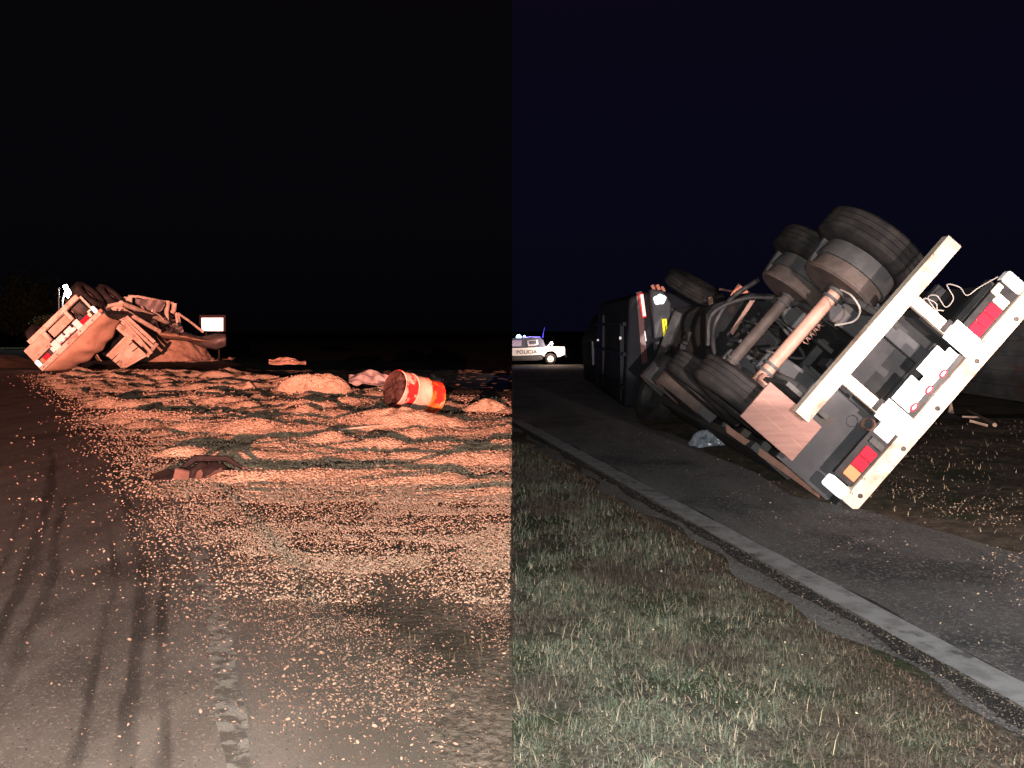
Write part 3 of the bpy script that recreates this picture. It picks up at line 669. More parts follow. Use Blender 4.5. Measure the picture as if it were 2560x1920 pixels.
MB().tube(cr([f(.5, .7, 3.6), f(.72, 1.05, 3.6), f(.95, 1.25, 3.5), f(1.3, 1.3, 3.5), f(1.7, 1.2, 3.5)]), .03, 10).build('mudguard_pipe', M['black'], tr, smooth=True)
for c in (3.4, 4.6):   # curved mudguards on the low side
    MB().grid(lambda i, j: f(-.08 + .42 * j, 1.0 + .60 * math.sin(math.pi * (.05 + .9 * i)) - .25, c + .58 * math.cos(math.pi * (.05 + .9 * i))), 20, 2).build('mudguard', M['rim'] if c < 4 else M['frame'], tr, smooth=True, solid=.012)
rc = random.Random(3)
for i in range(12):
    a0_, c0_ = rc.uniform(.45, 1.9), rc.uniform(.5, 3.4); pts = []
    for q in range(5):
        pts.append(f(a0_, rc.uniform(.25, .95), c0_)); a0_ += rc.uniform(-.22, .22); c0_ += rc.uniform(.05, .4)
    MB().tube(cr(pts), rc.uniform(.008, .02), 7).build('air_hose', M[rc.choice(['black', 'panel', 'frame', 'rim'])], tr, smooth=True)
for i in range(8):
    a_, c_ = rc.uniform(.75, 1.5), rc.uniform(.5, 3.2)
    MB().box(f, a_, a_ + rc.uniform(.05, .2), .2, rc.uniform(.4, .75), c_, c_ + rc.uniform(.05, .25)).build('valve_block', M[rc.choice(['frame', 'panel', 'rim'])], tr, bevel=.012)
# lower side rail and toolbox hugging the ground
MB().box(f, -.10, -.02, .10, .62, 1.2, 6.2).build('side_rail', M['panel'], tr, bevel=.01)
MB().box(f, -.06, .35, .60, 1.15, 3.0, 4.2).build('toolbox', M['panel'], tr, bevel=.02)
MB().prism([f(-.10, .15, .35), f(-.10, .75, 1.7), f(-.04, .80, 1.75), f(-.04, .18, .36)], f.w * .05).build('bent_flap', M['tank'], tr)

# left trailer, the same kind, farther away
Yl = H * F / (926 - HY); angl = math.radians(44)
ul = (math.cos(angl), 0, math.sin(angl)); nl = (-math.sin(angl), 0, math.cos(angl))
LF = Frame(P(108, 927, Yl), ul, nl, (0, 1, 0), 1.19)
tl = thing('overturned_trailer', LF.O, 'distant trailer tipped on its side at the left with bulging tarp below its white rear', 'trailer')
trailer_rear(tl, LF, length=5, mudboard=False)
f = LF
MB().box(f, -.02, .72, .36, .80, .02, .06).build('mudguard_board', M['wood'], tl, bevel=.01)
MB().box(f, .84, 1.5, .50, .76, .10, .14).build('mudguard_board', M['wood'], tl, bevel=.01)
MB().box(f, 2.18, 2.24, .30, .80, .0, .05).build('strut', M['white'], tl, bevel=.01)
MB().box(f, 2.20, 2.31, .15, .34, -.05, -.015).build('end_reflector_glow', M['markerglow'], tl, bevel=.02)  # end reflector, its returned light imitated by emission
def belly(i, j):
    a = 2.36 - 2.40 * i
    bulge = math.sin(math.pi * min(1, max(0, i * .8 + .12))) 
    d = .50 * bulge * (1 - .25 * i)
    t = j * math.pi / 2
    wr = .04 * math.sin(i * 13 + j * 5) * math.sin(math.pi * j) + .03 * math.sin(i * 29 + 2 * j)
    return f(a - .10 * j * (1 - i), -d * math.sin(t) - wr * math.sin(t), .05 + .85 * (1 - math.cos(t)) + .02)
MB().grid(belly, 40, 14).build('bulging_tarp', M['tarp'], tl, smooth=True, solid=.02)
MB().grid(lambda i, j: P(225 + 30 * i - 8 * j, 868 + 34 * i + 14 * j * (1 - i) + 2 * math.sin(9 * i), 30.2 + .6 * j), 10, 5).build('tarp_fold', M['tarp'], tl, smooth=True, solid=.02)

# ------------------------------------------------------------------ wreckage behind the left trailer
def rail(mb, a, b, w, h): return mb.beam(P(*a), P(*b), w, h, up=(.5, -1, .5))
sg = thing('side_gate', P(330, 900, 30.4), 'broken slatted side gate of long pale rails sloping down from the trailer', 'gate')
for a, b, w in (((256, 783, 30.2), (330, 850, 29.9), .16), ((262, 779, 30.3), (357, 866, 30.0), .09), ((277, 775, 30.4), (372, 876, 30.1), .12), ((285, 775, 30.5), (381, 866, 30.3), .10),
                ((297, 775, 30.6), (386, 856, 30.5), .12), ((306, 800, 30.3), (379, 884, 29.9), .10)):
    rail(MB(), a, b, w, .06).build('rail', M['wood'], sg, bevel=.008)
for a, b in (((254, 786, 30.15), (306, 762, 30.7)), ((303, 828, 29.9), (318, 806, 30.5)), ((368, 890, 29.8), (392, 860, 30.6))):
    rail(MB(), a, b, .12, .08).build('cross_rail', M['wood'], sg, bevel=.008)
tg = thing('tailgate', P(306, 921, 30.0), 'pale ribbed tailgate panel hanging below the broken side gate', 'tailgate')
c0, c1, c2, c3 = P(316, 842, 29.9), P(367, 888, 29.75), P(306, 923, 29.6), P(269, 890, 29.9)
TF = Frame(c3, c2 - c3, c0 - c3, np.cross(c2 - c3, c0 - c3))
La, Lb = np.linalg.norm(c2 - c3), np.linalg.norm(c0 - c3)
MB().prism([c0, c1, c2, c3], V(0, .06, 0)).build('panel', M['wood'], tg)
for t in (.02, .30, .58, .95):
    p0 = c3 + (c2 - c3) * t; p1 = c0 + (c1 - c0) * t
    MB().beam(p0 + V(0, -.012, 0), p1 + V(0, -.012, 0), .035, .02, up=(0, -1, 0)).build('groove_strip', M['tank' if t > .9 or t < .1 else 'rust'], tg)  # dark strips laid on the panel stand in for shade in its grooves
for p0, p1 in ((c3, c0), (c2, c1)):
    MB().beam(p0 + V(0, -.035, 0), p1 + V(0, -.035, 0), .07, .06, up=(0, -1, 0)).build('frame_bar', M['wood'], tg, bevel=.006)
wf = thing('wrecked_frame', P(420, 880, 34), 'crumpled tarp frame of bent pipes and hanging cloth behind the side gate', 'frame')
for pts, r in ((((302, 758, 30.8), (330, 768, 31.5), (417, 805, 34)), .10), (((296, 766, 30.6), (340, 795, 31.2), (398, 828, 32.5)), .085), (((322, 741, 33), (345, 741, 33), (400, 752, 34), (432, 758, 34.5)), .05),
               (((417, 806, 34), (416, 780, 34), (420, 754, 34.2)), .09), (((436, 758, 34.6), (434, 775, 34.6), (430, 782, 34.6)), .10), (((380, 748, 33.6), (380, 785, 33.6)), .04),
               (((326, 741, 33), (327, 762, 33)), .06), (((440, 782, 35), (446, 820, 35)), .06), (((446, 784, 35), (452, 826, 35.4)), .05), (((446, 784, 35), (475, 804, 35.6), (508, 830, 36)), .05),
               (((331, 790, 31.2), (330, 805, 31.2)), .03), (((240, 772, 31), (300, 758, 31.4)), .07)):
    MB().tube([P(*p) for p in pts], r, 10).build('pipe', M['wood'], wf, smooth=True)
MB().prism([P(290, 742, 33), P(326, 742, 33), P(326, 758, 33), P(300, 752, 33)], V(0, .05, 0)).build('plate', M['wood'], wf)
MB().prism([P(268, 762, 32), P(282, 747, 32), P(299, 757, 32)], V(0, .05, 0)).build('plate', M['tank'], wf)
MB().grid(lambda i, j: P(338 + 74 * i, 744 + 9 * i + (10 + 34 * math.sin(math.pi * i) ** .8) * j + 2 * math.sin(14 * i), 33.5 + .5 * math.sin(9 * i + 3 * j) * .4), 24, 8).build('cloth', M['cloth'], wf, smooth=True, solid=.01)
rw = random.Random(5)
for i in range(11):
    x0, y0 = rw.uniform(262, 420), 0; y0 = 752 + (x0 - 262) * .22 + rw.uniform(-6, 26); Yq = rw.uniform(31.5, 34.5); L_ = rw.uniform(18, 55)
    MB().tube(cr([P(x0, y0, Yq), P(x0 + L_ * .5, y0 + L_ * rw.uniform(.1, .5), Yq + .3), P(x0 + L_, y0 + L_ * rw.uniform(.3, .8), Yq + .6)], 4), rw.uniform(.015, .05), 7).build('bent_bar', M[rw.choice(['wood', 'rim', 'frame', 'tank', 'black'])], wf, smooth=True)
for i in range(5):
    x0 = rw.uniform(300, 430); y0 = 765 + (x0 - 300) * .3 + rw.uniform(0, 25); Yq = rw.uniform(32.5, 35)
    MB().grid(lambda a, b: P(x0 + 26 * a + 4 * b, y0 + 14 * b + 9 * a + 3 * math.sin(7 * a + i), Yq + .25 * math.sin(5 * a + 4 * b + i)), 8, 5).build('torn_panel', M[rw.choice(['wood', 'rust', 'frame', 'cloth'])], wf, smooth=True, solid=.02)
tp = thing('tarpaulin', P(520, 872, 37), 'pale crumpled tarpaulin trailing off to the right under the white sign', 'tarpaulin')
def tarpfn(i, j):
    top = np.interp(i, [0, .3, .6, .85, 1], [808, 826, 842, 832, 834]); bot = np.interp(i, [0, .3, .6, .85, 1], [830, 846, 866, 876, 866])
    return P(400 + 165 * i, top + (bot - top) * j, 36 + 1.0 * math.sin(i * 5) - 1.2 * math.sin(math.pi * j) + .15 * math.sin(17 * i + 6 * j))
MB().grid(tarpfn, 34, 12).build('sheet', M['cloth'], tp, smooth=True, solid=.02)
MB().grid(lambda i, j: P(395 + 150 * i, 818 + 36 * i + (28 - 22 * i) * j, 35.2 - 1.0 * math.sin(math.pi * j) + .12 * math.sin(11 * i + 4 * j)), 30, 10).build('fold', M['tarp'], tp, smooth=True, solid=.02)
heap('grain_heap', P(418, 880, 37.5) * V(1, 1, 0), 1.9, 1.6, 1.62, 'tall reddish-brown grain heap under the bent frame of the wreck', 19, p=1.25, m='tarp')
sn = thing('road_sign', (P(531, 880, 38)[0], 38, 0), 'small blank white rectangular sign with added reflected glow, right of the wreck', 'sign')
f = Frame(P(531, 811, 38), (1, 0, 0), (0, 0, 1), (0, 1, 0))
hw, hh = 27 * 38 / F, 16.5 * 38 / F
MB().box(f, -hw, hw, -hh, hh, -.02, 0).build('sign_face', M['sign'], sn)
MB().box(f, -hw - .10, hw + .10, -hh - .02, hh + .12, .005, .04).build('backing', M['signframe'], sn)
for s in (-.6, .6): MB().box(f, s * hw - .03, s * hw + .03, -f.O[2], -hh - .021, .012, .05).build('post', M['signframe'], sn)

# ------------------------------------------------------------------ oil drum
dr = thing('oil_drum', P(1050, 1030, 14.0), 'dented red and white steel drum lying open end forward on the grain', 'drum')
s = F / 14.0
a0 = P(986, 969, 13.75); axd = V(.62, .62, -.24); axd /= np.linalg.norm(axd); Rd, Ld = .295, .86
def dent(i, a): return 1 + .012 * math.sin(3 * a + i) + .01 * math.sin(5 * a + .7 * i)
segs = [('drumred', [(0, .99), (.012, 1.02), (.03, 1.0), (.14, 1.0), (.26, 1.0)]), ('drumwhite', [(.26, 1.0), (.275, 1.025), (.29, 1.0), (.42, 1.0), (.55, 1.0), (.56, 1.0)]), ('drumorange', [(.56, 1.0), (.575, 1.025), (.59, 1.0), (.72, 1.0), (.83, 1.0), (.85, 1.02), (.86, .98)])]
for (mm, pr), nm in zip(segs, ('red_band', 'white_band', 'orange_band')):
    MB().lathe(a0, axd, [(t, r * Rd) for t, r in pr], 48, warp=dent, cap1=(nm == 'orange_band')).build(nm, M[mm], dr, smooth=True)
MB().lathe(a0, axd, [(0, .985 * Rd), (.004, .95 * Rd), (.35, .94 * Rd), (.36, .1 * Rd), (.36, .01)], 40, warp=dent).build('rusty_inside', M['rust'], dr, smooth=True)
x_, y_, z_ = basis(axd)
for cx, cy, r, off in ((-.08, .14, .10, .03), (.10, -.12, .12, .02), (.02, .02, .16, .14), (.12, .12, .08, .1), (-.12, -.08, .12, .06), (-.16, .06, .07, -.01), (.05, -.2, .07, -.02)):
    c = a0 + x_ * cx + y_ * cy + axd * off
    MB().lathe(c - axd * r * .8, axd, [(r * (.8 - .8 * math.cos(t)), max(.004, r * math.sin(t))) for t in np.linspace(0.05, math.pi - .05, 8)], 14,
               warp=lambda i, a: 1 + .22 * math.sin(3 * a + i * 2 + cx * 30) + .12 * math.sin(7 * a + i)).build('caked_residue', M['rust'], dr, smooth=True)

# pole on the ground, torn sheets, scrap
g0, g1 = G(850, 1092), G(1105, 1068)
mb = MB(); mb.beam(g0 + V(0, 0, .10), g1 + V(0, 0, .13), .07, .025); po = mb.build('plank', M['wood'], bevel=.006)
tag(po, 'long thin pale plank lying on the grain in front of the drum', 'plank')
def crumple(name, x0, x1, yt, yb, Yc, m, label, cat, seed):
    mb = MB()
    def fn(i, j):
        e = .5 + .5 * math.sin(math.pi * min(1, i * 1.1 + .05))
        py = yb + (yt - yb) * j * e + (vnoise(i * 6, j * 4, seed) - .5) * (yb - yt) * .35
        return P(x0 + (x1 - x0) * i, float(py), Yc + .35 * (j - .5) + .25 * float(vnoise(i * 8, j * 5, seed + 1)))
    mb.grid(fn, 22, 8)
    return tag(mb.build(name, M[m], smooth=True, solid=.008), label, cat)
crumple('torn_sheet', 872, 985, 926, 962, 16.5, 'cloth', 'crumpled pale plastic sheet lying behind the open end of the drum', 'sheet', 4)
crumple('torn_sheet', 1068, 1110, 938, 958, 16.8, 'cloth', 'small torn pale sheet showing above the far end of the drum', 'sheet', 9)
crumple('torn_sheet', 672, 765, 894, 910, 24, 'tarp', 'thin far strip of sheet lying on the dark field', 'sheet', 13)
sc = thing('tyre_scrap', G(490, 1190), 'dark piece of torn tyre and broken board half sunk in the grain', 'tyre')
gs = G(500, 1203)
SF = Frame(gs, (1, .1, 0), (0, 0, 1), (-.1, 1, 0))
mb = MB(); mb.grid(lambda i, j: SF(-.30 + .66 * i, -.02 + (.05 + .09 * math.sin(math.pi * i) + .13 * (float(fbm(i * 5, j * 3, 4, 91)) - .5)) * math.sin(math.pi * (.08 + .84 * j)), .02 + .34 * j + .10 * (float(fbm(i * 6, j * 2, 3, 92)) - .5)), 40, 18)
mb.build('torn_tread', M['scrap'], sc, smooth=True, solid=.025)
MB().prism([SF(-.26, -.03, -.03), SF(-.10, -.03, -.05), SF(-.10, .09, .0), (SF(-.24, .12, .02))], V(.0, .025, .01)).build('broken_board', M['scrapboard'], sc, bevel=.004)
MB().prism([SF(.18, -.03, -.02), SF(.36, -.03, .0), SF(.34, .07, .05), SF(.22, .06, .03)], V(.0, .025, .01)).build('broken_board', M['scrapboard'], sc, bevel=.004)
MB().tube([SF(-.32, .02, .2), SF(-.1, .19, .22), SF(.2, .18, .24), SF(.40, .06, .2)], [.02, .035, .03, .015], 8).build('bead_wire', M['scrap'], sc, smooth=True)

rs = random.Random(9)
for i in range(9):
    a_, b_ = rs.uniform(-.36, .40), rs.uniform(-.08, .12); L_ = rs.uniform(.04, .12); g_ = rs.uniform(0, 3)
    poly = [SF(a_ + L_ * math.cos(g_ + t) * rs.uniform(.6, 1.2), .03 + .04 * math.sin(g_ + t) + .02, b_ + L_ * math.sin(g_ + t) * .7) for t in (0, 1.3, 2.6, 3.9, 5.1)]
    MB().prism(poly, V(0, .01, .018)).build('rubber_fragment', M[rs.choice(['scrap', 'scrap', 'scrapboard'])], sc)

# ------------------------------------------------------------------ dark truck ahead on the right, lying on its side
Yt = 15.5; st_ = F / Yt
def T(px, py, dy=0): return P(px, py, Yt + 0) + V(0, dy, 0)
tk = thing('overturned_truck', (P(1620, 1000, Yt)[0], Yt, 0), 'dark truck lying on its side beyond the trailer, red light strip lit, yellow reflector with added glow', 'truck')
gzT = H + 0  # ground is 1.5 m under the camera
xL = P(1560, 0, Yt)[0]
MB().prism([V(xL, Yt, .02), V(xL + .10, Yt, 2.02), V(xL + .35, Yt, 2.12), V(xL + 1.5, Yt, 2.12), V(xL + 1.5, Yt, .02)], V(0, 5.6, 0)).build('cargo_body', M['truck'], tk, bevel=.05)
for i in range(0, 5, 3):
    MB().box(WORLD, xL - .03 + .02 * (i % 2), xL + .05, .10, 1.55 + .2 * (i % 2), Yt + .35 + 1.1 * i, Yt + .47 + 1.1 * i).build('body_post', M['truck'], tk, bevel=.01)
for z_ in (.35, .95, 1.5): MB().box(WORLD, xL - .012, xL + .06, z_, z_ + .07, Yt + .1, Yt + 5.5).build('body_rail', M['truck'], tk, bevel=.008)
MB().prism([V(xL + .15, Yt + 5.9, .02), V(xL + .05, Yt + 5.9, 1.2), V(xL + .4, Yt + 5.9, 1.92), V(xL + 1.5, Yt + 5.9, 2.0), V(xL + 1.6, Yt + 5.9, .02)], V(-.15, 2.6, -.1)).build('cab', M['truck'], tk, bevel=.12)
MB().prism([V(xL + .02, Yt + 6.3, .5), V(xL + .0, Yt + 6.3, 1.1), V(xL - .02, Yt + 7.6, 1.05), V(xL - .0, Yt + 7.6, .5)], V(.05, 0, 0)).build('cab_window', M['pglass'], tk)
for q_ in ((1557, 845, 15.8), (1500, 850, 19.6)):
    MB().lathe(P(*q_) + V(-.04, 0, 0), (-1, -.6, 0), [(0, .03), (.02, .03), (.03, .01)], 10, cap1=True).build('marker_reflector', M['plate'], tk, smooth=True)
MB().prism([T(1590, 732, -.04), T(1603, 728, -.04), T(1618, 905, -.04), T(1604, 910, -.04)], V(0, .035, 0)).build('lamp_bar', M['darkred'], tk)
MB().prism([T(1593, 733, -.08), T(1605, 731, -.08), T(1615, 794, -.08), T(1603, 796, -.08)], V(0, .03, 0)).build('lamp_housing', M['redhousing'], tk, bevel=.008)
MB().prism([T(1599, 737, -.095), T(1606, 736, -.095), T(1613, 790, -.095), T(1606, 791, -.095)], V(0, .014, 0)).build('lit_strip', M['redstrip'], tk, bevel=.003)
MB().prism([T(1609, 827, -.07), T(1611, 827, -.07), T(1615, 852, -.07), T(1613, 853, -.07)], V(0, .014, 0)).build('reflector', M['plate'], tk)
bg = MB().prism([T(1618, 724, -.30), T(1652, 728, -.30), T(1672, 760, -.30), T(1668, 838, -.30), T(1630, 848, -.30)], V(0, .22, 0)).build('rear_bumper', M['bumper_grey'], tk, bevel=.03)
for y_a in (780, 786):
    MB().prism([T(1638, y_a, -.306), T(1660, y_a - 3, -.306), T(1660, y_a - 1, -.306), T(1638, y_a + 2, -.306)], V(0, .004, 0)).build('groove_strip', M['black'], bg)
MB().prism([T(1647, 798, -.33), T(1658, 797, -.33), T(1662, 836, -.33), T(1651, 841, -.33)], V(0, .025, 0)).build('glowing_yellow_reflector', M['yellow'], tk, bevel=.004)
MB().prism([T(1652, 803, -.333), T(1654, 803, -.333), T(1658, 832, -.333), T(1656, 833, -.333)], V(0, .002, 0)).build('reflector_print', mat('reflector_print', (.30, .26, .01), rough=.5), tk)
c = T(1641, 750, -.33)
MB().lathe(c, (0, -1, 0), [(0, .10), (.03, .10), (.05, .075), (.06, .02)], 20, cap1=True, warp=lambda i, a: 1 + .12 * math.sin(2 * a + 1) + .1 * math.sin(5 * a)).build('work_lamp', M['markerglow'], tk, smooth=True)
MB().prism([T(1669, 765, -.2), T(1694, 782, -.2), T(1688, 812, -.2), T(1676, 835, -.2), T(1668, 838, -.2)], V(0, .12, 0)).build('grille_bracket', M['bumper_grey'], tk, bevel=.015)
MB().prism([T(1632, 858, -.1), T(1648, 852, -.1), T(1640, 872, -.1), T(1632, 876, -.1)], V(0, .05, 0)).build('bracket', M['bumper_grey'], tk)
for a in ((1628, 713), (1640, 712), (1652, 716)):
    MB().beam(T(a[0], a[1], -.1), T(a[0] + 6, a[1] + 14, -.1), .04, .06).build('top_bracket', M['salmon'], tk, bevel=.006)
axu = V(math.cos(math.radians(62)), -.25, math.sin(math.radians(62)))
wheel(tk, P(1726, 742, 14.0), axu, .98, drum=False)
wheel(tk, P(1640, 940, 14.6), (.85, .3, -.30), .9, drum=False, rimm='black')
wheel(tk, P(1622, 985, 13.6), (.85, .3, -.30), .9, drum=False, rimm='black')
MB().beam(P(1700, 780, 14.5), P(1640, 930, 14.8), .16, .16).build('axle', M['frame'], tk, bevel=.02)
MB().prism([P(1690, 770, 14.6), P(1800, 762, 13.6), P(1790, 800, 13.4), P(1752, 985, 13.2), P(1690, 990, 14.2), P(1668, 850, 14.8)], V(.02, .12, 0)).build('mudflap', M['flap'], tk, bevel=.01)
# worn grey lettering on the mudflap (fragments)
def mfp(a, b): # a along the line of print (downwards), b across
    px = 1722 - 27 * a + 10 * b * 1.3; py = 829 + 70 * a + 3.5 * b
    Yf = np.interp(px, [1668, 1760, 1800], [14.45, 13.2, 13.0]) - .25
    return P(px, py, Yf)
for poly in (((.0, -.5), (.0, .6), (.34, .62), (.16, .1), (.30, -.5)), ((.36, -.5), (.44, -.1), (.44, .6), (.36, .6)), ((.46, -.5), (.52, .6), (.60, .6), (.66, .1), (.72, -.1), (.66, -.5)), ((.78, -.5), (.78, .5), (.83, .5), (.83, -.5)), ((.86, -.5), (.88, .5), (.92, .4), (.9, -.5)), ((.95, -.5), (.95, .4), (.98, .4), (.98, -.5))):
    MB().prism([mfp(a, b) for a, b in poly], V(0, .006, 0)).build('worn_letter', M['flaptext'], tk)
MB().beam(P(1776, 745, 13.4), P(1778, 792, 13.3), .07, .10).build('hinge_arm', M['tank'], tk, bevel=.01)
MB().beam(P(1800, 723, 13.2), P(1832, 728, 12.8), .03, .03).build('rod', M['tank'], tk)
MB().prism([P(1826, 739, 12.4), P(1846, 709, 12.4), P(1875, 731, 12.4)], V(0, .03, 0)).build('warning_triangle', M['salmon'], tk, bevel=.004)
MB().prism([P(1765, 765, 12.8), P(1880, 733, 12.0), P(1960, 735, 11.6), P(1945, 860, 11.4), P(1860, 960, 11.6), P(1760, 985, 12.8)], V(.05, .3, 0)).build('chassis_plate', M['deck'], tk, bevel=.02)
MB().beam(P(1885, 745, 11.5), P(1828, 835, 11.6), .05, .06).build('brace', M['tank'], tk, bevel=.01)
MB().tube(cr([P(1822, 835, 11.4), P(1826, 850, 11.3), P(1850, 852, 11.2), P(1865, 868, 11.2), P(1868, 900, 11.2)]), .03, 8).build('air_pipe', M['panel'], tk, smooth=True)

# ------------------------------------------------------------------ ribbed box trailer far right
bt = thing('box_trailer', (10.0, 20, 0), 'dark plank-sided trailer body lying along the road at the right edge', 'trailer')
MB().box(WORLD, 9.9, 12.2, .02, 2.20, 11.0, 30).build('body', M['ribwall'], bt, bevel=.03)
for i in range(7):
    z0 = .10 + i * .30
    MB().box(WORLD, 9.84 - .0, 9.898, z0, z0 + .215, 11.05, 29.9).build('side_board', M['ribwall'], bt, bevel=.012)
MB().box(WORLD, 9.80, 9.90, 2.21, 2.29, 11.0, 30).build('top_rail', M['panel'], bt, bevel=.01)
for y in (12.5, 16, 19.5, 23, 26.5): MB().box(WORLD, 9.79, 9.838, .03, 2.2, y, y + .10).build('post', M['ribwall'], bt, bevel=.006)

# ------------------------------------------------------------------ police pickup
Yp = 56.0; sp_ = F / Yp
gp = G(1376, 911)
pz = float(gz(1.5, Yp))
pk = thing('police_pickup', (2.5, Yp, pz), 'white police pickup with POLICIA lettering and a lit blue beacon', 'pickup')
def Q(px, py, dy=0.0): return P(px, py, Yp) + V(0, dy, 0)
body = [Q(1280.6, 870), Q(1300, 870), Q(1352, 868), Q(1412, 867), Q(1413, 886), Q(1400, 892), Q(1393, 893)]
arc = [(1377 + 17 * math.cos(t), 894 - 17 * math.sin(t)) for t in np.linspace(.05, math.pi - .1, 12)]
body += [Q(x, y) for x, y in arc] + [Q(1356, 887), Q(1284, 890), Q(1280.6, 889)]
MB().prism(body, V(0, 1.75, 0)).build('body', M['pwhite'], pk, bevel=.02)
MB().prism([Q(1280.6, 889.5, .06), Q(1356, 887.5, .06), Q(1358, 897, .06), Q(1345, 901, .06), Q(1280.6, 902, .06)], V(0, 1.6, 0)).build('sill', M['frame'], pk)
cab = [Q(1280.6, 869.5, .08), Q(1280.6, 846, .15), Q(1290, 844.5, .15), Q(1352, 844.5, .15), Q(1358, 850, .15), Q(1364, 867.5, .08)]
MB().prism(cab, V(0, 1.55, 0)).build('cab', M['pdark'], pk, bevel=.02)
MB().prism([Q(1318, 852, .06), Q(1345, 849, .1), Q(1346, 861, .06), Q(1340, 864, .04), Q(1320, 866, .04)], V(0, .03, 0)).build('rear_side_window', M['pinner'], pk, bevel=.005)
MB().prism([Q(1321, 853, .05), Q(1341, 851, .05), Q(1341, 859, .045), Q(1335, 861, .035), Q(1324, 861, .035)], V(0, .02, 0)).build('window_glass', M['pglass'], pk, bevel=.003)
MB().prism([Q(1280.8, 851, .08), Q(1304, 850, .08), Q(1304, 865, .05), Q(1280.8, 866, .05)], V(0, .03, 0)).build('front_side_window', mat('violet_glass', (.16, .09, .22), rough=.15, spec=.7), pk)
MB().box(Frame(Q(1310, 843, .5), (1, 0, 0), (0, 0, 1), (0, 1, 0)), -.15, 1.1, -.015, .03, -.3, .5).build('roof_rack', M['blueglow'], pk)
MB().lathe(Q(1297, 842.5, .45), (0, -.3, 1), [(-.14, .15), (-.05, .17), (.08, .15), (.14, .06)], 16, cap0=True, cap1=True).build('beacon', M['beacon'], pk, smooth=True)
MB().lathe(Q(1311, 840.5, .45), (0, -.3, 1), [(-.05, .05), (.02, .05), (.05, .02)], 12, cap0=True, cap1=True).build('beacon', M['beacon'], pk, smooth=True)
MB().tube([Q(1357, 845, .3), Q(1359, 832, .3), Q(1362, 818, .3)], [.03, .016, .008], 6).build('antenna', M['blueglow'], pk, smooth=True)
MB().prism([Q(1364, 866.8, .1), Q(1376, 857, .1), Q(1376, 862, .1), Q(1372, 866.8, .1)], V(0, .05, 0)).build('roll_bar', M['pdark'], pk)
MB().prism([Q(1376, 854.5, .08), Q(1382, 854.5, .08), Q(1383, 863, .08), Q(1378, 863, .08)], V(0, .07, 0)).build('bed_lamp', mat('bed_lamp_glow', (.8, .8, .8), emit=(1, .95, .95), estr=.5), pk, bevel=.01)
MB().prism([Q(1400, 873, -.01), Q(1406, 873, -.01), Q(1406, 876, -.01), Q(1400, 876, -.01)], V(0, .012, 0)).build('side_marker', M['redlens'], pk)
MB().box(Frame(Q(1413, 890, .1), (1, 0, 0), (0, 0, 1), (0, 1, 0)), .0, .10, -.1, .06, 0, 1.6).build('rear_bumper', M['frame'], pk, bevel=.02)
ty = MB().lathe(Q(1376.5, 897.5, .04), (0, 1, 0), [(.0, .22), (-.02, .28), (-.01, .34), (.03, .365), (.20, .365), (.24, .34), (.24, .22)], 36).build('tyre', M['rubber'], pk, smooth=True)
MB().lathe(Q(1376.5, 897.5, .03), (0, 1, 0), [(.02, .222), (.0, .20), (.05, .17), (.03, .08), (.0, .06), (.0, .01)], 30, cap1=True).build('rim', M['pwhite'], ty, smooth=True)
MB().lathe(Q(1376.5, 897.5, 1.45), (0, 1, 0), [(.0, .22), (-.02, .28), (-.01, .34), (.03, .365), (.20, .365), (.24, .34), (.24, .22)], 30).build('tyre', M['rubber'], pk, smooth=True)
cu = bpy.data.curves.new('txt', 'FONT'); cu.body = 'POLICIA'; cu.size = .36; cu.extrude = .004; cu.space_character = 1.12; cu.offset = .006
to = bpy.data.objects.new('txt', cu); COL.objects.link(to)
bpy.context.view_layer.update()
me = bpy.data.meshes.new_from_object(to.evaluated_get(bpy.context.evaluated_depsgraph_get())); bpy.data.objects.remove(to)
xs_ = [v_.co.x for v_ in me.vertices]; wdt = max(xs_) - min(xs_)
lt = bpy.data.objects.new('lettering', me); COL.objects.link(lt); me.materials.append(M['ptext']); lt.parent = pk
q0 = Q(1291, 884.5, -.012); lt.location = tuple(q0 - np.array(world_loc(pk))); lt.rotation_euler = (math.pi / 2, math.radians(-1.5), 0)
sx = (51 / sp_) / wdt; lt.scale = (sx, .92, 1)
bl = bpy.data.lights.new('beacon_light', 'POINT'); bl.energy = 160; bl.color = (.12, .2, 1); bl.shadow_soft_size = .15
blo = bpy.data.objects.new('beacon_light', bl); COL.objects.link(blo); blo.location = tuple(Q(1297, 836, .45))
wl_ = bpy.data.lights.new('road_fill_light', 'POINT'); wl_.energy = 420; wl_.color = (1, .72, .60); wl_.shadow_soft_size = .08  # unseen warm light added in front of the pickup to brighten the road
wlo = bpy.data.objects.new('road_fill_light', wl_); COL.objects.link(wlo); wlo.location = tuple(Q(1380, 858, -.55))

# ------------------------------------------------------------------ small things on the right
g = G(1782, 1120)
mb = MB()
def bagfn(i, j):
    a = 2 * math.pi * i; t = math.pi * (.04 + .5 * j)
    r = .17 * math.sin(t) * (1 + .8 * (float(fbm(math.cos(a) * 3 + 9, math.sin(a) * 3 + j * 5, 4, 5)) - .5) + .12 * math.sin(5 * a))
    return V(g[0] + 1.3 * r * math.cos(a), g[1] + .12 + r * math.sin(a), .02 + .17 * math.cos(t) * (.5 + 1.0 * float(fbm(math.cos(a) * 3 + 9, math.sin(a) * 3 + j * 6, 4, 6))))
mb.grid(bagfn, 64, 22)
tag(mb.build('plastic_bag', M['bag'], smooth=False), 'crumpled bluish plastic bag on the road below the trailer', 'bag')
g0, g1 = G(2420, 1048), G(2487, 1082)
mb = MB(); mb.tube([g0 + V(0, 0, .14), (g0 + g1) / 2 + V(0, 0, .13), g1 + V(0, 0, .11)], [.012, .02, .03], 7)
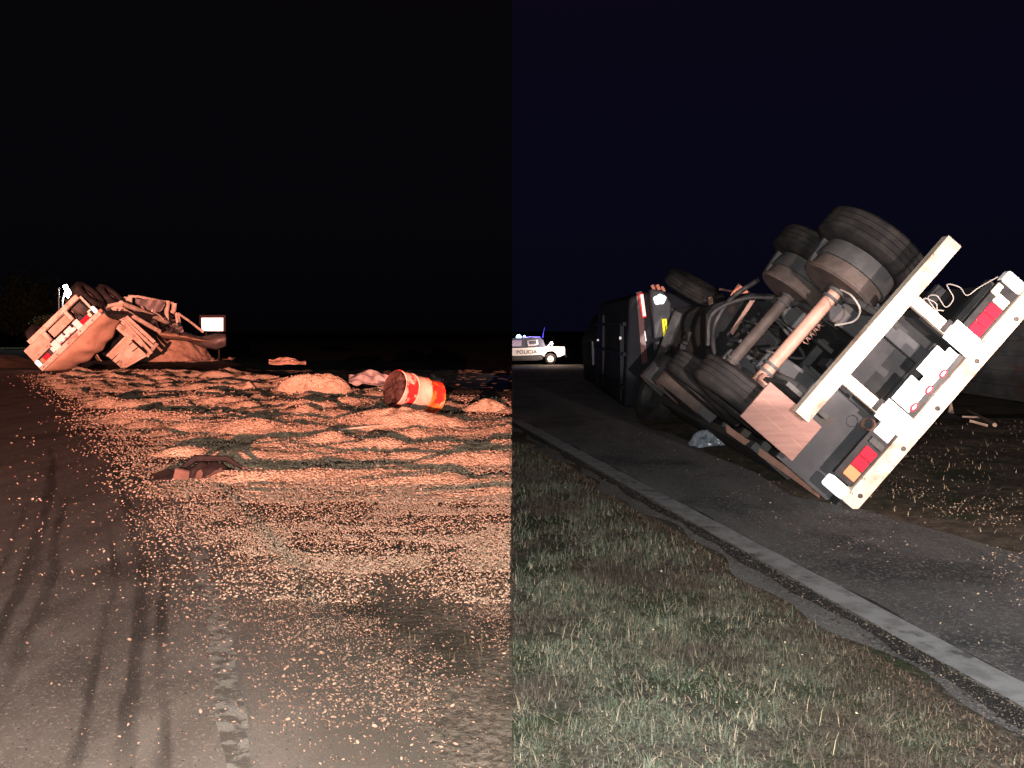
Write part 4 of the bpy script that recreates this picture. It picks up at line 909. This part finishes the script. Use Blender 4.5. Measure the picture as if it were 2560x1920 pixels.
mb.tube([(g0 + g1) / 2 + V(0, 0, .12), (g0 + g1) / 2 + V(-.25, .05, .13)], .015, 6); mb.tube([g1 + V(-.1, 0, .1), g1 + V(-.3, .1, .16)], .02, 6)
tag(mb.build('branch', M['branch'], smooth=True), 'dry forked branch lying on the dirt right of the white beam', 'branch')
g0 = G(2377, 1040)
mb = MB(); mb.lathe(g0 + V(0, 0, .05), (0, 0, 1), [(0, .045), (.05, .035), (.14, .02), (.18, .005)], 10, cap0=True, cap1=True, warp=lambda i, a: 1 + .2 * math.sin(3 * a))
tag(mb.build('corn_husk', M['branch'], smooth=True), 'small pale pointed husk standing in the dirt beside the white beam', 'husk')
# ------------------------------------------------------------------ far left: lamp, trees, bank
Yf = 62.0
lp = thing('floodlight_pole', (P(168, 0, Yf)[0], Yf, 0), 'bright white floodlight on a thin pole behind the left trailer', 'floodlight')
xp = P(157, 0, Yf)[0]
MB().tube([V(xp, Yf, 0), V(xp, Yf, 3.4), V(P(166, 0, Yf)[0], Yf, 4.3)], .05, 8).build('pole', M['pole'], lp, smooth=True)
MB().tube([P(162, 714, Yf), P(173, 734, Yf)], [.16, .14], 12).build('lamp', M['lampglow'], lp, smooth=True)
MB().tube([P(170, 735, Yf), P(174, 742, Yf)], .18, 12).build('lamp', M['lampglow'], lp, smooth=True)
p2 = thing('lamp_post', (P(147, 0, Yf - 1)[0], Yf - 1, 0), 'thin grey bare post just left of the floodlight', 'post')
MB().tube([V(P(147, 0, Yf - 1)[0], Yf - 1, 0), P(147, 722, Yf - 1)], [.05, .035], 8).build('pole', M['pole'], p2, smooth=True)
MB().lathe(P(147, 722, Yf - 1), (0, 0, 1), [(0, .05), (.06, .05), (.09, .01)], 8, cap1=True).build('cap', M['pole'], p2, smooth=True)
fl = bpy.data.lights.new('floodlight_light', 'POINT'); fl.energy = 420; fl.color = (.86, 1, .9); fl.shadow_soft_size = .2
flo = bpy.data.objects.new('floodlight_light', fl); COL.objects.link(flo); flo.location = tuple(P(166, 724, Yf - .5))
def leafy(parent, name, c, r, n, size, seed):
    rg = np.random.default_rng(seed)
    d = rg.normal(0, 1, (n, 3)); d /= np.linalg.norm(d, axis=1)[:, None]
    cl = rg.normal(0, .55, (max(6, n // 60), 3)); k = rg.integers(0, len(cl), n)
    p = cl[k] * .8 + d * rg.uniform(.05, .5, n)[:, None]
    p = p * np.array(r) + np.array(c)
    a = rg.normal(0, 1, (n, 3)); a /= np.linalg.norm(a, axis=1)[:, None]; b = np.cross(a, rg.normal(0, 1, (n, 3))); b /= np.linalg.norm(b, axis=1)[:, None]
    s = size * rg.uniform(.6, 1.4, n)[:, None]
    v = np.stack([p - a * s, p + b * s * .5, p + a * s, p - b * s * .5], 1).reshape(-1, 3) - np.array(world_loc(parent))
    f_ = np.arange(n * 4).reshape(-1, 4)
    o = fast_mesh(name, v, f_, M['leaf']); o.parent = parent; return o
for px, py, Yt_, r, lab, sd in ((30, 770, 150, 8.0, 'dark leafy tree at the far left edge, barely seen', 3), (72, 792, 150, 5.0, 'lower dark tree right of the far left one', 5)):
    c = P(px, py, Yt_); t = thing('tree', (c[0], Yt_, 0), lab, 'tree')
    MB().tube([V(c[0], Yt_, 0), V(c[0] + .1, Yt_, c[2] * .6), V(c[0], Yt_, c[2] + r * .3)], [.22, .16, .06], 8).build('trunk', M['bark'], t, smooth=True)
    leafy(t, 'crown', c, (r * .9, r * .7, r * .7), 2600, .34, sd)
for px, py, Y_, r, lab, sd in ((118, 805, 58, .9, 'green lit bush under the floodlight, left one', 8), (142, 800, 59, .8, 'green lit bush under the floodlight, right one', 9)):
    c = P(px, py, Y_); c[2] = max(c[2], .8); t = thing('bush', (c[0], Y_, 0), lab, 'bush')
    leafy(t, 'foliage', c, (r * 1.2, r, r * .7), 900, .09, sd)
    MB().tube([V(c[0], Y_, 0), V(c[0] + .05, Y_, c[2])], [.05, .02], 6).build('stem', M['bark'], t, smooth=True)
mb = MB()
mb.grid(lambda i, j: V(-22.5 + 6.3 * i - 2.2 * j, 30 + 5 * j, -.05 + 1.0 * math.sin(math.pi * (j * .9 + .05)) * (1 - i) ** .7 * (.7 + .6 * float(fbm(i * 7, j * 5, 3, 4)))), 40, 24)
tag(mb.build('earth_bank', M['bank'], smooth=True), 'rough brown earth bank at the left edge beside the road', 'bank')
